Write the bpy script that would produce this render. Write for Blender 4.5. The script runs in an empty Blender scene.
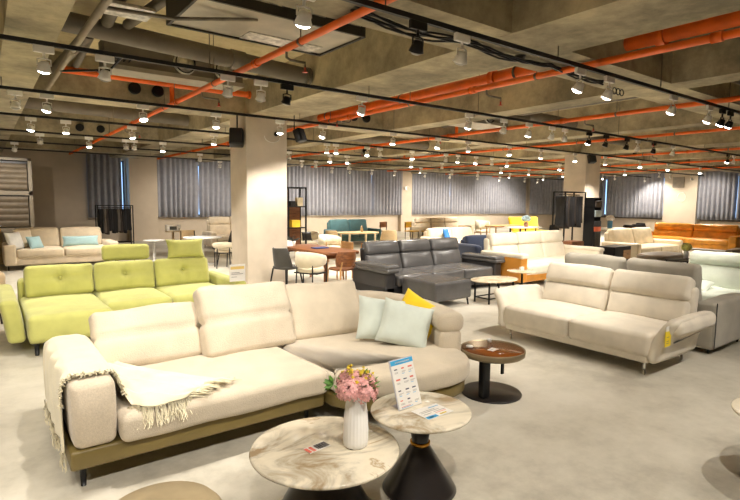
import bpy, math, random
from mathutils import Vector, Matrix, noise
random.seed(7)
PI=math.pi
S=bpy.context.scene
C=S.collection
# ------------------------------------------------------------------ camera frame (world: X along the light tracks, Y along the sprinkler pipes)
F=518.0; H=1.75
def nrm(v):
    return Vector(v).normalized()
XC=nrm((695,42,-F)); LC=nrm((-390,53,-F)); ZC=XC.cross(LC).normalized(); YC=ZC.cross(XC)
def ray(x,y):
    d=Vector((x-370,250-y,-F)); return Vector((d.dot(XC),d.dot(YC),d.dot(ZC)))
def at(x,y,z=0.0):
    r=ray(x,y); t=(z-H)/r.z; return Vector((r.x*t,r.y*t,z))
def atY(x,y,Y):
    r=ray(x,y); t=Y/r.y; return Vector((r.x*t,Y,H+r.z*t))
cam=bpy.data.cameras.new('camera'); camo=bpy.data.objects.new('camera',cam); C.objects.link(camo)
cam.sensor_width=36; cam.lens=F/740*36; cam.clip_end=200
camo.matrix_world=Matrix(((XC[0],XC[1],XC[2],0),(YC[0],YC[1],YC[2],0),(ZC[0],ZC[1],ZC[2],H),(0,0,0,1)))
S.camera=camo
S.view_settings.view_transform='Standard'; S.view_settings.look='None'; S.view_settings.gamma=1; S.view_settings.use_curve_mapping=False

# ------------------------------------------------------------------ materials
def srgb(c):
    def f(v):
        v/=255.; return v/12.92 if v<=.04045 else ((v+.055)/1.055)**2.4
    return (f(c[0]),f(c[1]),f(c[2]),1)
MC={}
def base(name):
    m=bpy.data.materials.new(name); m.use_nodes=True; nt=m.node_tree; b=nt.nodes['Principled BSDF']; return m,nt,b
def setup(nt,scale=10,detail=4,vec='Object',stretch=None,rough=.5):
    tc=nt.nodes.new('ShaderNodeTexCoord'); out=tc.outputs[vec]
    if stretch:
        mp=nt.nodes.new('ShaderNodeMapping'); mp.inputs['Scale'].default_value=stretch; nt.links.new(out,mp.inputs[0]); out=mp.outputs[0]
    n=nt.nodes.new('ShaderNodeTexNoise'); n.inputs['Scale'].default_value=scale; n.inputs['Detail'].default_value=detail; n.inputs['Roughness'].default_value=rough
    nt.links.new(out,n.inputs['Vector']); return n,out
def ramp(nt,src,stops):
    r=nt.nodes.new('ShaderNodeValToRGB'); e=r.color_ramp.elements
    while len(e)<len(stops): e.new(.5)
    for i,(p,c) in enumerate(stops): e[i].position=p; e[i].color=c if len(c)==4 else srgb(c)
    nt.links.new(src,r.inputs[0]); return r
def bump(nt,b,src,strength,dist=.01):
    bp=nt.nodes.new('ShaderNodeBump'); bp.inputs['Strength'].default_value=strength; bp.inputs['Distance'].default_value=dist
    nt.links.new(src,bp.inputs['Height']); nt.links.new(bp.outputs[0],b.inputs['Normal'])
def tone(c,k): return tuple(max(0,min(255,v*k)) for v in c)
def plain(name,c,rough=.5,metal=0,var=.06,scale=6,bmp=0,bscale=60,coat=0,vec='Object',stretch=None,sheen=0):
    if name in MC: return MC[name]
    m,nt,b=base(name); n,o=setup(nt,scale,3,vec,stretch)
    r=ramp(nt,n.outputs[0],[(.3,tone(c,1-var)),(.7,tone(c,1+var*.7))]); nt.links.new(r.outputs[0],b.inputs['Base Color'])
    b.inputs['Roughness'].default_value=rough; b.inputs['Metallic'].default_value=metal
    if coat: b.inputs['Coat Weight'].default_value=coat; b.inputs['Coat Roughness'].default_value=.08
    if sheen: b.inputs['Sheen Weight'].default_value=sheen; b.inputs['Sheen Roughness'].default_value=.5
    if bmp:
        n2,_=setup(nt,bscale,3,vec); bump(nt,b,n2.outputs[0],bmp,.005)
    MC[name]=m; return m
def fabric(name,c,bscale=220,bmp=.35,sheen=.25,var=.05):
    return plain(name,c,rough=.92,var=var,scale=5,bmp=bmp,bscale=bscale,sheen=sheen)
def leather(name,c,rough=.42,var=.08): return plain(name,c,rough=rough,var=var,scale=4,bmp=.25,bscale=90)
def wood(name,c1,c2,rough=.45,scale=4):
    if name in MC: return MC[name]
    m,nt,b=base(name); n,o=setup(nt,scale,6,'Object',(1,8,8),.6)
    r=ramp(nt,n.outputs[0],[(.3,c1),(.7,c2)]); nt.links.new(r.outputs[0],b.inputs['Base Color']); b.inputs['Roughness'].default_value=rough
    bump(nt,b,n.outputs[0],.15,.004); MC[name]=m; return m
def marble(name,c,vein,rough=.12):
    if name in MC: return MC[name]
    m,nt,b=base(name); n,o=setup(nt,2.3,10,'Object',(1,1.5,1),.62); n.inputs['Distortion'].default_value=1.1
    r=ramp(nt,n.outputs[0],[(.36,vein),(.45,tone(c,.9)),(.50,c),(.60,tone(c,1.04)),(.64,tone(vein,1.15)),(.68,c)])
    nt.links.new(r.outputs[0],b.inputs['Base Color']); b.inputs['Roughness'].default_value=rough
    MC[name]=m; return m
def concrete(name,c1,c2,c3,scale=.5,rough=.85,bmp=.3,spec=.5):
    m,nt,b=base(name); n,o=setup(nt,scale,9,'Object',None,.62); n2,_=setup(nt,scale*9,6,'Object',None,.7)
    mx=nt.nodes.new('ShaderNodeMath'); mx.operation='MULTIPLY_ADD'; mx.inputs[1].default_value=.35; nt.links.new(n2.outputs[0],mx.inputs[0]); nt.links.new(n.outputs[0],mx.inputs[2])
    r=ramp(nt,mx.outputs[0],[(.52,c1),(.66,c2),(.84,c3)]); nt.links.new(r.outputs[0],b.inputs['Base Color'])
    b.inputs['Roughness'].default_value=rough; bump(nt,b,n2.outputs[0],bmp,.01); MC[name]=m; return m
def emit(name,c,s):
    m,nt,b=base(name); b.inputs['Base Color'].default_value=c; b.inputs['Emission Color'].default_value=c; b.inputs['Emission Strength'].default_value=s
    MC[name]=m; return m

M_floor=concrete('polished_concrete_floor',(168,162,148),(196,190,175),(216,210,196),.55,.38,.06)
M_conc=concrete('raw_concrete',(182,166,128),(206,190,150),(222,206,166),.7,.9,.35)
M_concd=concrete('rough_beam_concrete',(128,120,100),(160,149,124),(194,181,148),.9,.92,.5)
M_wall=plain('painted_wall',(192,176,154),.85,var=.03,scale=2,bmp=.05)
M_pillar=plain('pillar_paint',(203,190,172),.8,var=.04,scale=3,bmp=.08,bscale=30)
M_black=plain('black_metal',(18,18,19),.4,.3)
M_track=plain('black_track',(14,14,15),.5,.1)
M_white=plain('white_plastic',(232,230,225),.4)
M_pipe=plain('orange_sprinkler_pipe',(238,104,14),.45,var=.1,scale=3)
M_galv=plain('galvanised_steel',(120,112,100),.45,.55,var=.15,scale=8)
M_duct=plain('grey_painted_duct',(112,103,90),.6,.1,var=.1,scale=3)
M_foil=plain('foil_insulation',(190,186,176),.32,.8,var=.25,scale=14,bmp=.9,bscale=25)
M_chrome=plain('chrome',(210,208,204),.18,1)
M_lens=emit('lamp_lens',(1,.95,.86,1),14)
M_lensoff=plain('dull_lens',(150,146,138),.3)
M_curtain=fabric('grey_curtain_cloth',(148,147,152),300,.2,.1,.05)
M_glass=None
m,nt,b=base('window_glass'); b.inputs['Base Color'].default_value=(.9,.95,1,1); b.inputs['Roughness'].default_value=.02; b.inputs['Transmission Weight'].default_value=1; b.inputs['IOR'].default_value=1.1; M_glass=m

# ------------------------------------------------------------------ mesh builder
class MB:
    def __init__(s): s.v=[]; s.f=[]
    def add(s,vs,fs,fn=None):
        o=len(s.v)
        for p in vs:
            p=Vector(p); s.v.append(fn(p) if fn else p)
        s.f+= [tuple(i+o for i in f) for f in fs]; return s
    def box(s,x0,x1,y0,y1,z0,z1,fn=None):
        vs=[(x,y,z) for z in (z0,z1) for y in (y0,y1) for x in (x0,x1)]
        return s.add(vs,[(0,2,3,1),(4,5,7,6),(0,1,5,4),(2,6,7,3),(0,4,6,2),(1,3,7,5)],fn)
    def rbox(s,x0,x1,y0,y1,z0,z1,r=.03,n=2,cut=.12,bulge=(0,0,0),fn=None,wr=0,wf=3.,seed=0,grooves=()):
        """rounded box; bulge pushes faces out; grooves=(axis,value,width,depth,) pull the skin in along a line"""
        hx,hy,hz=(x1-x0)/2,(y1-y0)/2,(z1-z0)/2; cx,cy,cz=(x0+x1)/2,(y0+y1)/2,(z0+z1)/2
        r=min(r,hx*.98,hy*.98,hz*.98)
        def ax(h):
            e=h-r; k=[ -e-r*math.tan(i*PI/4/n) for i in range(n,0,-1)]; m=max(1,int(round(2*e/cut)))
            k+=[-e+2*e*i/m for i in range(m+1)]; k+=[e+r*math.tan(i*PI/4/n) for i in range(1,n+1)]; return k
        A=[ax(hx),ax(hy),ax(hz)]; hs=(hx,hy,hz); idx={}; vs=[]; fs=[]; ctr=Vector((cx,cy,cz))
        def vid(p):
            k=tuple(round(c,5) for c in p)
            if k in idx: return idx[k]
            q=Vector([max(-(hs[i]-r),min(hs[i]-r,p[i])) for i in range(3)]); d=Vector(p)-q
            nrmv=d.normalized() if d.length>1e-9 else Vector((0,0,1)); w=q+nrmv*r
            u=[w[i]/hs[i] for i in range(3)]
            for i in range(3):
                if bulge[i]:
                    j,l=(i+1)%3,(i+2)%3
                    w[i]+= (1 if u[i]>0 else -1)*abs(u[i])*bulge[i]*max(0,1-u[j]**2)*max(0,1-u[l]**2)
            g=w+ctr
            for (a,val,wd,dp) in grooves:
                t=(g[a]-val)/wd
                if abs(t)<4: g=g-nrmv*dp*math.exp(-t*t)*(1 if abs(nrmv[a])<.8 else 0)
            if wr: g=g+nrmv*wr*noise.noise(Vector((g.x*wf+seed*3.1,g.y*wf,g.z*wf*1.3)))
            idx[k]=len(vs); vs.append(g); return idx[k]
        for a in range(3):
            b_,c_=(a+1)%3,(a+2)%3
            for sg in (-1,1):
                K=sg*hs[a]
                K=sg*(hs[a]-r+r*math.tan(PI/4))
                B,D=A[b_],A[c_]
                for i in range(len(B)-1):
                    for j in range(len(D)-1):
                        q=[]
                        for (ii,jj) in ((i,j),(i+1,j),(i+1,j+1),(i,j+1)):
                            p=[0,0,0]; p[a]=K; p[b_]=B[ii]; p[c_]=D[jj]; q.append(vid(p))
                        if sg<0: q.reverse()
                        if len(set(q))>2: fs.append(tuple(dict.fromkeys(q)))
        return s.add(vs,fs,fn)
    def tube(s,pts,r,n=8,cap=True,fn=None):
        pts=[Vector(p) for p in pts]; rs=r if isinstance(r,(list,tuple)) else [r]*len(pts); vs=[];fs=[]
        up=None
        for i,p in enumerate(pts):
            t=(pts[min(i+1,len(pts)-1)]-pts[max(i-1,0)]).normalized()
            if up is None: up=Vector((0,0,1)) if abs(t.z)<.9 else Vector((1,0,0))
            sx=t.cross(up)
            if sx.length<1e-4: sx=t.cross(Vector((1,0,.3)))
            sx.normalize(); up=sx.cross(t).normalized()
            for k in range(n):
                a=2*PI*k/n; vs.append(p+(sx*math.cos(a)+up*math.sin(a))*rs[i])
        for i in range(len(pts)-1):
            for k in range(n):
                a=i*n+k; b2=i*n+(k+1)%n; fs.append((a,b2,b2+n,a+n))
        if cap: fs.append(tuple(range(n))); fs.append(tuple(range((len(pts)-1)*n+n-1,(len(pts)-1)*n-1,-1)))
        return s.add(vs,fs,fn)
    def lathe(s,prof,c=(0,0,0),n=48,fn=None,rib=0,nr=24):
        vs=[];fs=[]
        for (r,z) in prof:
            for k in range(n):
                a=2*PI*k/n; rr=r*(1+rib*math.cos(a*nr)); vs.append((c[0]+rr*math.cos(a),c[1]+rr*math.sin(a),c[2]+z))
        for i in range(len(prof)-1):
            for k in range(n):
                a=i*n+k; b2=i*n+(k+1)%n; fs.append((a,b2,b2+n,a+n))
        if prof[0][0]>1e-4: fs.append(tuple(range(n-1,-1,-1)))
        if prof[-1][0]>1e-4: fs.append(tuple(range((len(prof)-1)*n,len(prof)*n)))
        return s.add(vs,fs,fn)
    def puff(s,outline,z0,z1,r=.06,dome=.0,n=4,rings=5,fn=None):
        """soft slab over any star-shaped outline"""
        P=[Vector((a,b_)) for a,b_ in outline]; N=len(P); cen=sum(P,Vector((0,0)))/N; nm=[]
        for i in range(N):
            t=(P[(i+1)%N]-P[i-1]).normalized(); nm.append(Vector((t.y,-t.x)))
        area=sum(P[i].x*P[(i+1)%N].y-P[(i+1)%N].x*P[i].y for i in range(N))
        if area<0: nm=[-q for q in nm]
        R=[]
        def ring(ins,z): R.append([(P[i].x-nm[i].x*ins,P[i].y-nm[i].y*ins,z) for i in range(N)])
        for k in range(n+1): a=PI/2*k/n; ring(r*(1-math.sin(a)),z0+r*(1-math.cos(a)))
        for k in range(n+1): a=PI/2*k/n; ring(r*(1-math.cos(a)),z1-r+r*math.sin(a))
        last=R[-1]
        for k in range(1,rings):
            f=1-k/rings; R.append([(cen.x+(q[0]-cen.x)*f,cen.y+(q[1]-cen.y)*f,z1+dome*(1-f*f)) for q in last])
        vs=[q for rr in R for q in rr]; fs=[]
        for i in range(len(R)-1):
            for k in range(N): a=i*N+k; b2=i*N+(k+1)%N; fs.append((a,b2,b2+N,a+N))
        vs.append((cen.x,cen.y,z1+dome)); c=len(vs)-1; o=(len(R)-1)*N
        for k in range(N): fs.append((o+k,o+(k+1)%N,c))
        fs.append(tuple(range(N-1,-1,-1)))
        if area<0: fs=[tuple(reversed(f)) for f in fs]
        return s.add(vs,fs,fn)
    def sweep(s,path,profs,fn=None):
        """profs[i]: list of (offset outward, z) closed section at path point i"""
        P=[Vector((a,b_)) for a,b_ in path]; vs=[];fs=[]; n=len(profs[0])
        for i,p in enumerate(P):
            t=(P[min(i+1,len(P)-1)]-P[max(i-1,0)]).normalized(); nn=Vector((t.y,-t.x))
            for (o,z) in profs[i]: vs.append((p.x+nn.x*o,p.y+nn.y*o,z))
        for i in range(len(P)-1):
            for k in range(n): a=i*n+k; b2=i*n+(k+1)%n; fs.append((a,b2,b2+n,a+n))
        fs.append(tuple(range(n-1,-1,-1))); fs.append(tuple(range((len(P)-1)*n,len(P)*n)))
        return s.add(vs,fs,fn)
    def pillow(s,w,h,t,fn=None,n=14,seed=0,pinch=.07,wr=.012):
        """scatter cushion standing in XZ, centre at origin, thickness along Y"""
        for sg in (-1,1):
            vs=[];fs=[]
            for i in range(n+1):
                for j in range(n+1):
                    u=-1+2*i/n; v=-1+2*j/n; u=math.sin(u*PI/2)*.55+u*.45; v=math.sin(v*PI/2)*.55+v*.45
                    th=t/2*(max(0,(1-u**4)*(1-v**4)))**.55
                    x=u*w/2*(1-pinch*(1-v*v)*abs(u)); z=v*h/2*(1-pinch*(1-u*u)*abs(v))
                    k=noise.noise(Vector((x*7+seed*5,z*7,sg)))*wr*(1 if th>t*.05 else 0)
                    vs.append((x,sg*(th+k),z))
            for i in range(n):
                for j in range(n):
                    a=i*(n+1)+j; q=(a,a+1,a+n+2,a+n+1); fs.append(q if sg>0 else q[::-1])
            s.add(vs,[tuple(reversed(f)) for f in fs] if False else fs,fn)
        return s
    def build(s,name,mat,parent=None,smooth=True,loc=None,weld=False):
        me=bpy.data.meshes.new(name); me.from_pydata([tuple(p) for p in s.v],[],s.f); me.validate()
        me.materials.append(mat)
        if smooth: me.polygons.foreach_set('use_smooth',[True]*len(me.polygons))
        me.update(); o=bpy.data.objects.new(name,me); C.objects.link(o)
        if parent: o.parent=parent
        if loc: o.location=loc
        return o
def thing(name,label,cat,loc=(0,0,0),rz=0,group=None):
    o=bpy.data.objects.new(name,None); o.empty_display_size=.2; C.objects.link(o); o.location=loc; o.rotation_euler=(0,0,rz)
    return tag(o,label,cat,group)
def tag(o,label,cat,group=None):
    o['label']=label; o['category']=cat
    if group: o['group']=group
    return o
def struct(o): o['kind']='structure'; return o
def copy_tree(o,parent=None):
    c=o.copy(); C.objects.link(c); c.parent=parent
    for ch in list(o.children): copy_tree(ch,c)
    return c
def TR(loc=(0,0,0),rx=0,ry=0,rz=0,pre=(0,0,0)):
    m=Matrix.Translation(loc)@Matrix.Rotation(rz,4,'Z')@Matrix.Rotation(ry,4,'Y')@Matrix.Rotation(rx,4,'X')@Matrix.Translation(pre)
    return lambda p: m@p

# ================================================================== THE SETTING
XL,XR,YN,YF=-4.0,31.5,-4.0,23.3; ZS=4.05; ZB=3.38
struct(MB().box(XL-.3,XR+.3,YN-.3,YF+.3,-.2,0).build('floor',M_floor,smooth=False))
struct(MB().box(XL-.3,XR+.3,YN-.3,YF+.3,ZS,ZS+.2).build('ceiling',M_conc,smooth=False))
YB=[(.26,.71),(4.2,5.2),(7.6,8.1),(11.7,12.2),(15.9,16.9),(20.2,20.7),(24.2,24.7),(28.2,28.9)]
XB=[(3.35,4.1),(9.7,10.3),(15.9,16.6),(20.7,21.2)]
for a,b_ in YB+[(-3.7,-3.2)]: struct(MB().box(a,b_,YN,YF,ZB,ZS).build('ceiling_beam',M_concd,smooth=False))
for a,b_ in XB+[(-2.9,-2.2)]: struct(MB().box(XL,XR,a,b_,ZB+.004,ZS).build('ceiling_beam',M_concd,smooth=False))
struct(MB().box(XL-.3,XL,YN-.3,YF+.3,0,ZS).build('wall_left',M_wall,smooth=False))
struct(MB().box(XL,XR,YN-.3,YN,0,ZS).build('wall_front',M_wall,smooth=False))
# back wall with windows (openings between piers)
wins=[(3.45,4.80),(6.1,11.0),(12.2,19.3),(20.5,30.2)]   # X ranges along the back wall
def wall_open(axis,pos,t,lo,hi,wn,z0,z1,name):
    m=MB()
    def bx(a,b_,c,d):
        if axis=='y': m.box(a,b_,pos,pos+t,c,d)
        else: m.box(pos,pos+t,a,b_,c,d)
    cur=lo
    for a,b_ in wn:
        bx(cur,a,0,ZS); bx(a,b_,0,z0); bx(a,b_,z1,ZS); cur=b_
    bx(cur,hi,0,ZS)
    struct(m.build(name,M_wall,smooth=False))
wall_open('y',YF,.35,XL,XR,wins,1.0,3.3,'wall_back')
winr=[(13.9,20.6),(4.5,11.9)]
wall_open('x',XR,.35,YN,YF+.35,sorted(winr),1.0,3.3,'wall_right')
M_frame=plain('window_frame_paint',(70,72,76),.5)
wi=1
for ax,lst in (('y',wins),('x',winr)):
    for a,b_ in lst:
        fr=MB(); gl=MB(); pos=(YF if ax=='y' else XR)+.2
        k=max(1,int((b_-a)/1.6)); 
        def bx(m,p,q,c,d,e0,e1):
            if ax=='y': m.box(p,q,pos+e0,pos+e1,c,d)
            else: m.box(pos+e0,pos+e1,p,q,c,d)
        for i in range(k+1):
            p=a+(b_-a-.06)*i/k; bx(fr,p,p+.06,1.0,3.3,-.03,.03)
        bx(fr,a,b_,1.0,1.06,-.03,.03); bx(fr,a,b_,3.24,3.3,-.03,.03)
        bx(gl,a+.06,b_-.06,1.06,3.24,-.004,.004)
        w=struct(fr.build('window_%d'%wi,M_frame,smooth=False)); g=gl.build('window_glass',M_glass,w,smooth=False)
        wi+=1
# pilasters on the back wall, sills
for a,b_,d in ((4.86,5.95,.45),(11.15,12.05,.3),(19.5,20.3,.25)):
    struct(MB().box(a,b_,YF-d,YF,0,ZS).build('wall_pilaster',M_wall,smooth=False))
struct(MB().box(XR-.3,XR,12.05,13.75,0,ZS).build('wall_pilaster',M_wall,smooth=False))
# pillars
for (x,y) in ((4.57,9.92),(16.4,9.92)):
    struct(MB().rbox(x-.44,x+.44,y-.4,y+.4,0,ZB+.02,.015,1,5).build('pillar',M_pillar,smooth=False))

# ================================================================== CURTAINS
def curtain(a,b_,axis,wallpos,z0,z1,label,seed):
    n=int((b_-a)*34); rnd=random.Random(seed); ph=0; pts=[]
    vs=[];fs=[]; rows=[z1,z1-.06,z1-.12,(z0+z1)/2,z0+.4,z0]
    per=.23
    for i in range(n+1):
        u=a+(b_-a)*i/n; ph+=(b_-a)/n/per*2*PI*(.8+.4*noise.noise(Vector((u*2,seed,0)))+.2)
        for r_,z in enumerate(rows):
            amp=(.05,.05,.07,.085,.095,.10)[r_]*(1+.5*noise.noise(Vector((u*1.5,z,seed))))
            o=amp*math.sin(ph)+.02*noise.noise(Vector((u*3,z*.7,seed+9)))
            du=.02*math.cos(ph)*(r_/5)+.03*noise.noise(Vector((u,z,seed+3)))*(r_/5)
            zz=z+(.015*math.sin(u*3+seed) if r_==5 else 0)
            vs.append((u+du,wallpos+o,zz) if axis=='y' else (wallpos+o,u+du,zz))
    R=len(rows)
    for i in range(n):
        for k in range(R-1):
            q=(i*R+k,i*R+k+1,(i+1)*R+k+1,(i+1)*R+k); fs.append(q)
    o=MB().add(vs,fs).build('curtain',M_curtain); sm=o.modifiers.new('s','SOLIDIFY'); sm.thickness=.006
    tag(o,label,'curtain','grey pleated curtains along the walls'); return o
CY=YF-.2
L_=['narrow grey pleated curtain left of the black clothes rack wall','grey curtain panel above the white radio table, left half','grey curtain panel touching the left pillar side','wide grey curtain panel behind the black wooden shelf','grey curtain panel just right of the blue window slit behind dining tables','long grey curtain right of the pier with wall fitting, first panel','long grey curtain above far cream sofas, middle panel','grey curtain above the yellow backrest, last panel before the corner']
spans=[(3.38,4.62),(5.86,7.75),(7.77,11.1),(12.1,17.3),(17.4,19.55),(20.25,23.45),(23.55,27.1),(27.2,31.1)]
for i,(a,b_) in enumerate(spans): curtain(a,b_,'y',CY-(.1 if i in (1,2) else 0),.97,3.56,L_[i],i*11+3)
for i,(a,b_,l) in enumerate([(17.3,22.9,'grey curtain left of the far round pillar on the side wall'),(13.85,17.2,'grey curtain right of the far pillar above the orange sofa'),(10.2,12.0,'grey curtain right of the wall speaker pier, brightest folds'),(4.2,10.15,'grey curtain at the right edge of the side wall')]):
    curtain(a,b_,'x',XR-.2,.93,3.5,l,i*7+101)
# curtain rails
tag(MB().tube([(3.4,CY,3.6),(19.2,CY,3.6)],.02).build('curtain_rail',M_galv),'grey rail carrying the curtains left of the wall pier','curtain rail')
tag(MB().tube([(20.2,CY,3.6),(30.6,CY,3.6)],.02).build('curtain_rail',M_galv),'grey rail carrying the curtains from pier to corner','curtain rail')
tag(MB().tube([(XR-.2,5,3.54),(XR-.2,21,3.54)],.02).build('curtain_rail',M_galv),'grey rail carrying the curtains on the right wall','curtain rail')
# ledges under curtains
M_ledge=plain('dark_sill',(70,58,46),.6)
for a,b_ in wins: struct(MB().box(a-.05,b_+.05,YF-.12,YF+.18,.93,1.0).build('trim_%d'%(wins.index((a,b_))+1),M_pillar,smooth=False))
for j,(a,b_) in enumerate(winr): struct(MB().box(XR-.12,XR+.18,a,b_,.86,1.0).build('trim_%d'%(j+5),M_ledge,smooth=False))
EXPO=1.33
# ================================================================== CEILING SERVICES
ZT=3.25
TY=[.6,3.3,6.07,8.8,11.5,14.2,16.9,19.6]
TN=['nearest','second','third','fourth','fifth','sixth','seventh','farthest']
for i,y in enumerate(TY):
    xe=30.5; m=MB().box(-3,xe,y-.018,y+.018,ZT-.03,ZT+.012)
    t=thing('light_track','long black lighting track, %s row from the camera'%TN[i],'light track',(0,0,0),0,'black lighting tracks under the beams')
    m.build('rail',M_track,t,smooth=False)
    r=MB()
    for k in range(15):
        x=-2.4+k*2.3+ (.4 if i%2 else 0)
        if x<xe: MB().tube([(x,y,ZT+.01),(x,y,ZS+.01)],.006,5).build('hanger_rod',M_galv,t)
LIGHTS=[]
def spot_head(name,col,on,parentless=True):
    t=thing(name,'x','spotlight')
    bm_=M_white if col=='w' else M_black
    MB().rbox(-.09,.09,-.02,.02,-.07,0,.008,1,1).build('adapter',bm_,t,smooth=False)
    y=MB(); y.tube([(0,0,-.06),(0,0,-.12)],.012,8); y.tube([(-.055,0,-.19),(-.055,0,-.13),(0,0,-.12),(.055,0,-.13),(.055,0,-.19)],.008,6); y.build('yoke',bm_,t)
    return t,bm_
def head_body(t,bm_,on,tilt,az):
    fn=TR((0,0,-.18),tilt,0,az)
    h=MB().lathe([(.0,.03),(.035,.028),(.046,.01),(.055,-.03),(.066,-.062),(.06,-.065),(.056,-.055)],n=20,fn=fn).build('lamp_housing',bm_,t)
    MB().lathe([(0,-.088),(.03,-.084),(.05,-.072),(.056,-.058)],n=20,fn=fn).build('lens',M_lens if on else M_lensoff,h)
protos={}
heads=[ # track index, px, py, colour, on
(1,304,10,'w',1),(1,418,33,'b',0),(1,462,44,'w',0),(1,580,82,'w',1),(1,609,88,'w',1),(1,673,106,'w',1),(1,709,116,'w',1),(1,722,120,'b',1),(1,730,122,'b',1),
(2,44,57,'w',1),(2,105,65,'w',0),(2,228,85,'w',0),(2,261,89,'w',0),(2,287,93,'b',0),(2,362,107,'w',1),(2,469,123,'w',1),(2,504,124,'w',0),(2,529,132,'w',1),(2,552,133,'w',0),(2,565,135,'w',0),(2,589,140,'b',1),(2,606,141,'b',0),(2,627,142,'b',0),(2,638,144,'w',0),(2,654,147,'b',0),(2,673,150,'w',0),(2,728,158,'b',1),(2,734,157,'w',0),
(3,15,96,'w',0),(3,47,103,'w',1),(3,143,112,'w',1),(3,216,120,'w',1),(3,280,128,'w',1),(3,323,131,'w',1),(3,393,140,'w',1),(3,438,145,'w',1),(3,468,147,'w',1),(3,509,152,'w',1),(3,541,154,'w',1),(3,575,157,'w',1),(3,605,161,'w',1),
(4,31,124,'w',1),(4,66,127,'w',1),(4,132,132,'w',1),(4,214,139,'w',1),(4,327,148,'w',1),(4,336,149,'w',1),(4,367,152,'w',1),(4,380,150,'w',0),(4,412,155,'w',1),(4,446,156,'w',0),(4,458,160,'w',1),(4,476,161,'w',1),(4,492,160,'w',0),(4,507,164,'w',1),(4,660,164,'w',0),(4,671,165,'w',0),(4,692,169,'w',1),(4,560,165,'w',1),(4,625,167,'w',1),(3,640,165,'w',1),(3,668,168,'w',1),(3,700,171,'w',1),
(5,40,140,'w',0),(5,89,143,'w',1),(5,163,148,'w',1),(5,126,143,'w',0),(5,134,143,'w',0),(5,289,156,'w',0),(5,330,160,'w',1),(5,347,161,'w',1),(5,411,165,'w',1),(5,442,165,'w',0),(5,501,171,'w',1),(5,529,172,'w',1),(5,563,168,'w',1),(5,603,170,'w',1),(5,615,171,'w',1),(5,645,173,'w',1),(5,668,174,'w',1),
(6,15,153,'w',1),(6,200,159,'w',1),(6,302,165,'w',1),(6,316,165,'w',1),(6,349,167,'w',1),(6,421,171,'w',1),(6,452,172,'w',0),(6,478,172,'w',1),(6,510,173,'w',1),(6,544,173,'w',1),(6,640,174,'w',1),(6,682,174,'w',1),
(7,220,165,'w',1),(7,332,170,'w',1),(7,350,171,'w',1),(7,395,173,'w',1),(7,372,171,'w',0),(7,425,173,'w',0),(7,478,176,'w',0),(7,450,176,'w',1),(7,500,178,'w',1),(7,525,178,'w',1),(7,538,179,'w',1),(7,645,176,'w',1),
]
rowname=['nearest','second','third','fourth','fifth','sixth','seventh','farthest']
def mk_head(tr,X,col,on,label):
    t,bm_=spot_head('track_spotlight',col,on)
    rnd=random.Random(int(X*97)+tr*13)
    tilt=rnd.uniform(.0,.35); az=rnd.uniform(0,2*PI)
    if tr<=2: tilt=(.5,.5,.4)[tr]; az=rnd.uniform(-.4,.4)          # front rows lean into the displays
    if tr>=6: tilt=rnd.uniform(.75,.95); az=rnd.uniform(-.3,.3)   # far rows wash the curtains
    if X>26 and tr<7: tilt=rnd.uniform(.7,.9); az=-PI/2+rnd.uniform(-.3,.3)
    head_body(t,bm_,on,tilt,az)
    t.location=(X,TY[tr],ZT-.03); t['label']=label; t['group']='track spotlights of the %s lighting track'%rowname[tr]
    if on:
        l=bpy.data.lights.new('spot','SPOT'); l.energy=SPOT_W[tr]*((1+max(0,X-9)/9) if tr>=2 else 1)*(.4 if X>26 and tr<7 else 1); l.spot_size=math.radians(104); l.spot_blend=.6; l.shadow_soft_size=.03; l.color=(1,.93,.83)
        lo=bpy.data.objects.new('spot_light',l); C.objects.link(lo)
        d=Matrix.Rotation(az,4,'Z')@Matrix.Rotation(tilt,4,'X')@Vector((0,0,-1))
        lo.location=Vector((X,TY[tr],ZT-.21))+d*.1
        lo.rotation_euler=(-d).to_track_quat('Z','Y').to_euler()
SPOT_W=[60,64,78,76,105,120,95,85]
cnt={}
rows={}
for h in heads: rows.setdefault(h[0],[]).append(h)
ordn=['1st','2nd','3rd','4th','5th','6th','7th','8th','9th','10th','11th','12th','13th','14th','15th','16th','17th','18th','19th','20th']
for tr,lst in rows.items():
    lst=[h for h in lst if atY(h[1],h[2],TY[tr]).x<30.6]
    lst.sort(key=lambda h:h[1])
    for i,(t_,px,py,col,on) in enumerate(lst):
        X=atY(px,py,TY[tr]).x
        mk_head(tr,X,col,on,'%s %s track spotlight, %s from the left on the %s lighting track'%('glowing' if on else 'unlit','white' if col=='w' else 'black',ordn[i],rowname[tr]))
for i,X in enumerate((-1.2,.3,1.5,2.9,4.6,6.5)):
    mk_head(0,X,'w',1,'glowing white spotlight, %s on the lighting track above the photographer'%ordn[i])
for i,X in enumerate((-2,-.6,1.0)):
    mk_head(1,X,'w',1,'glowing white spotlight left of the picture, %s on the second lighting track'%ordn[i])

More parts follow.
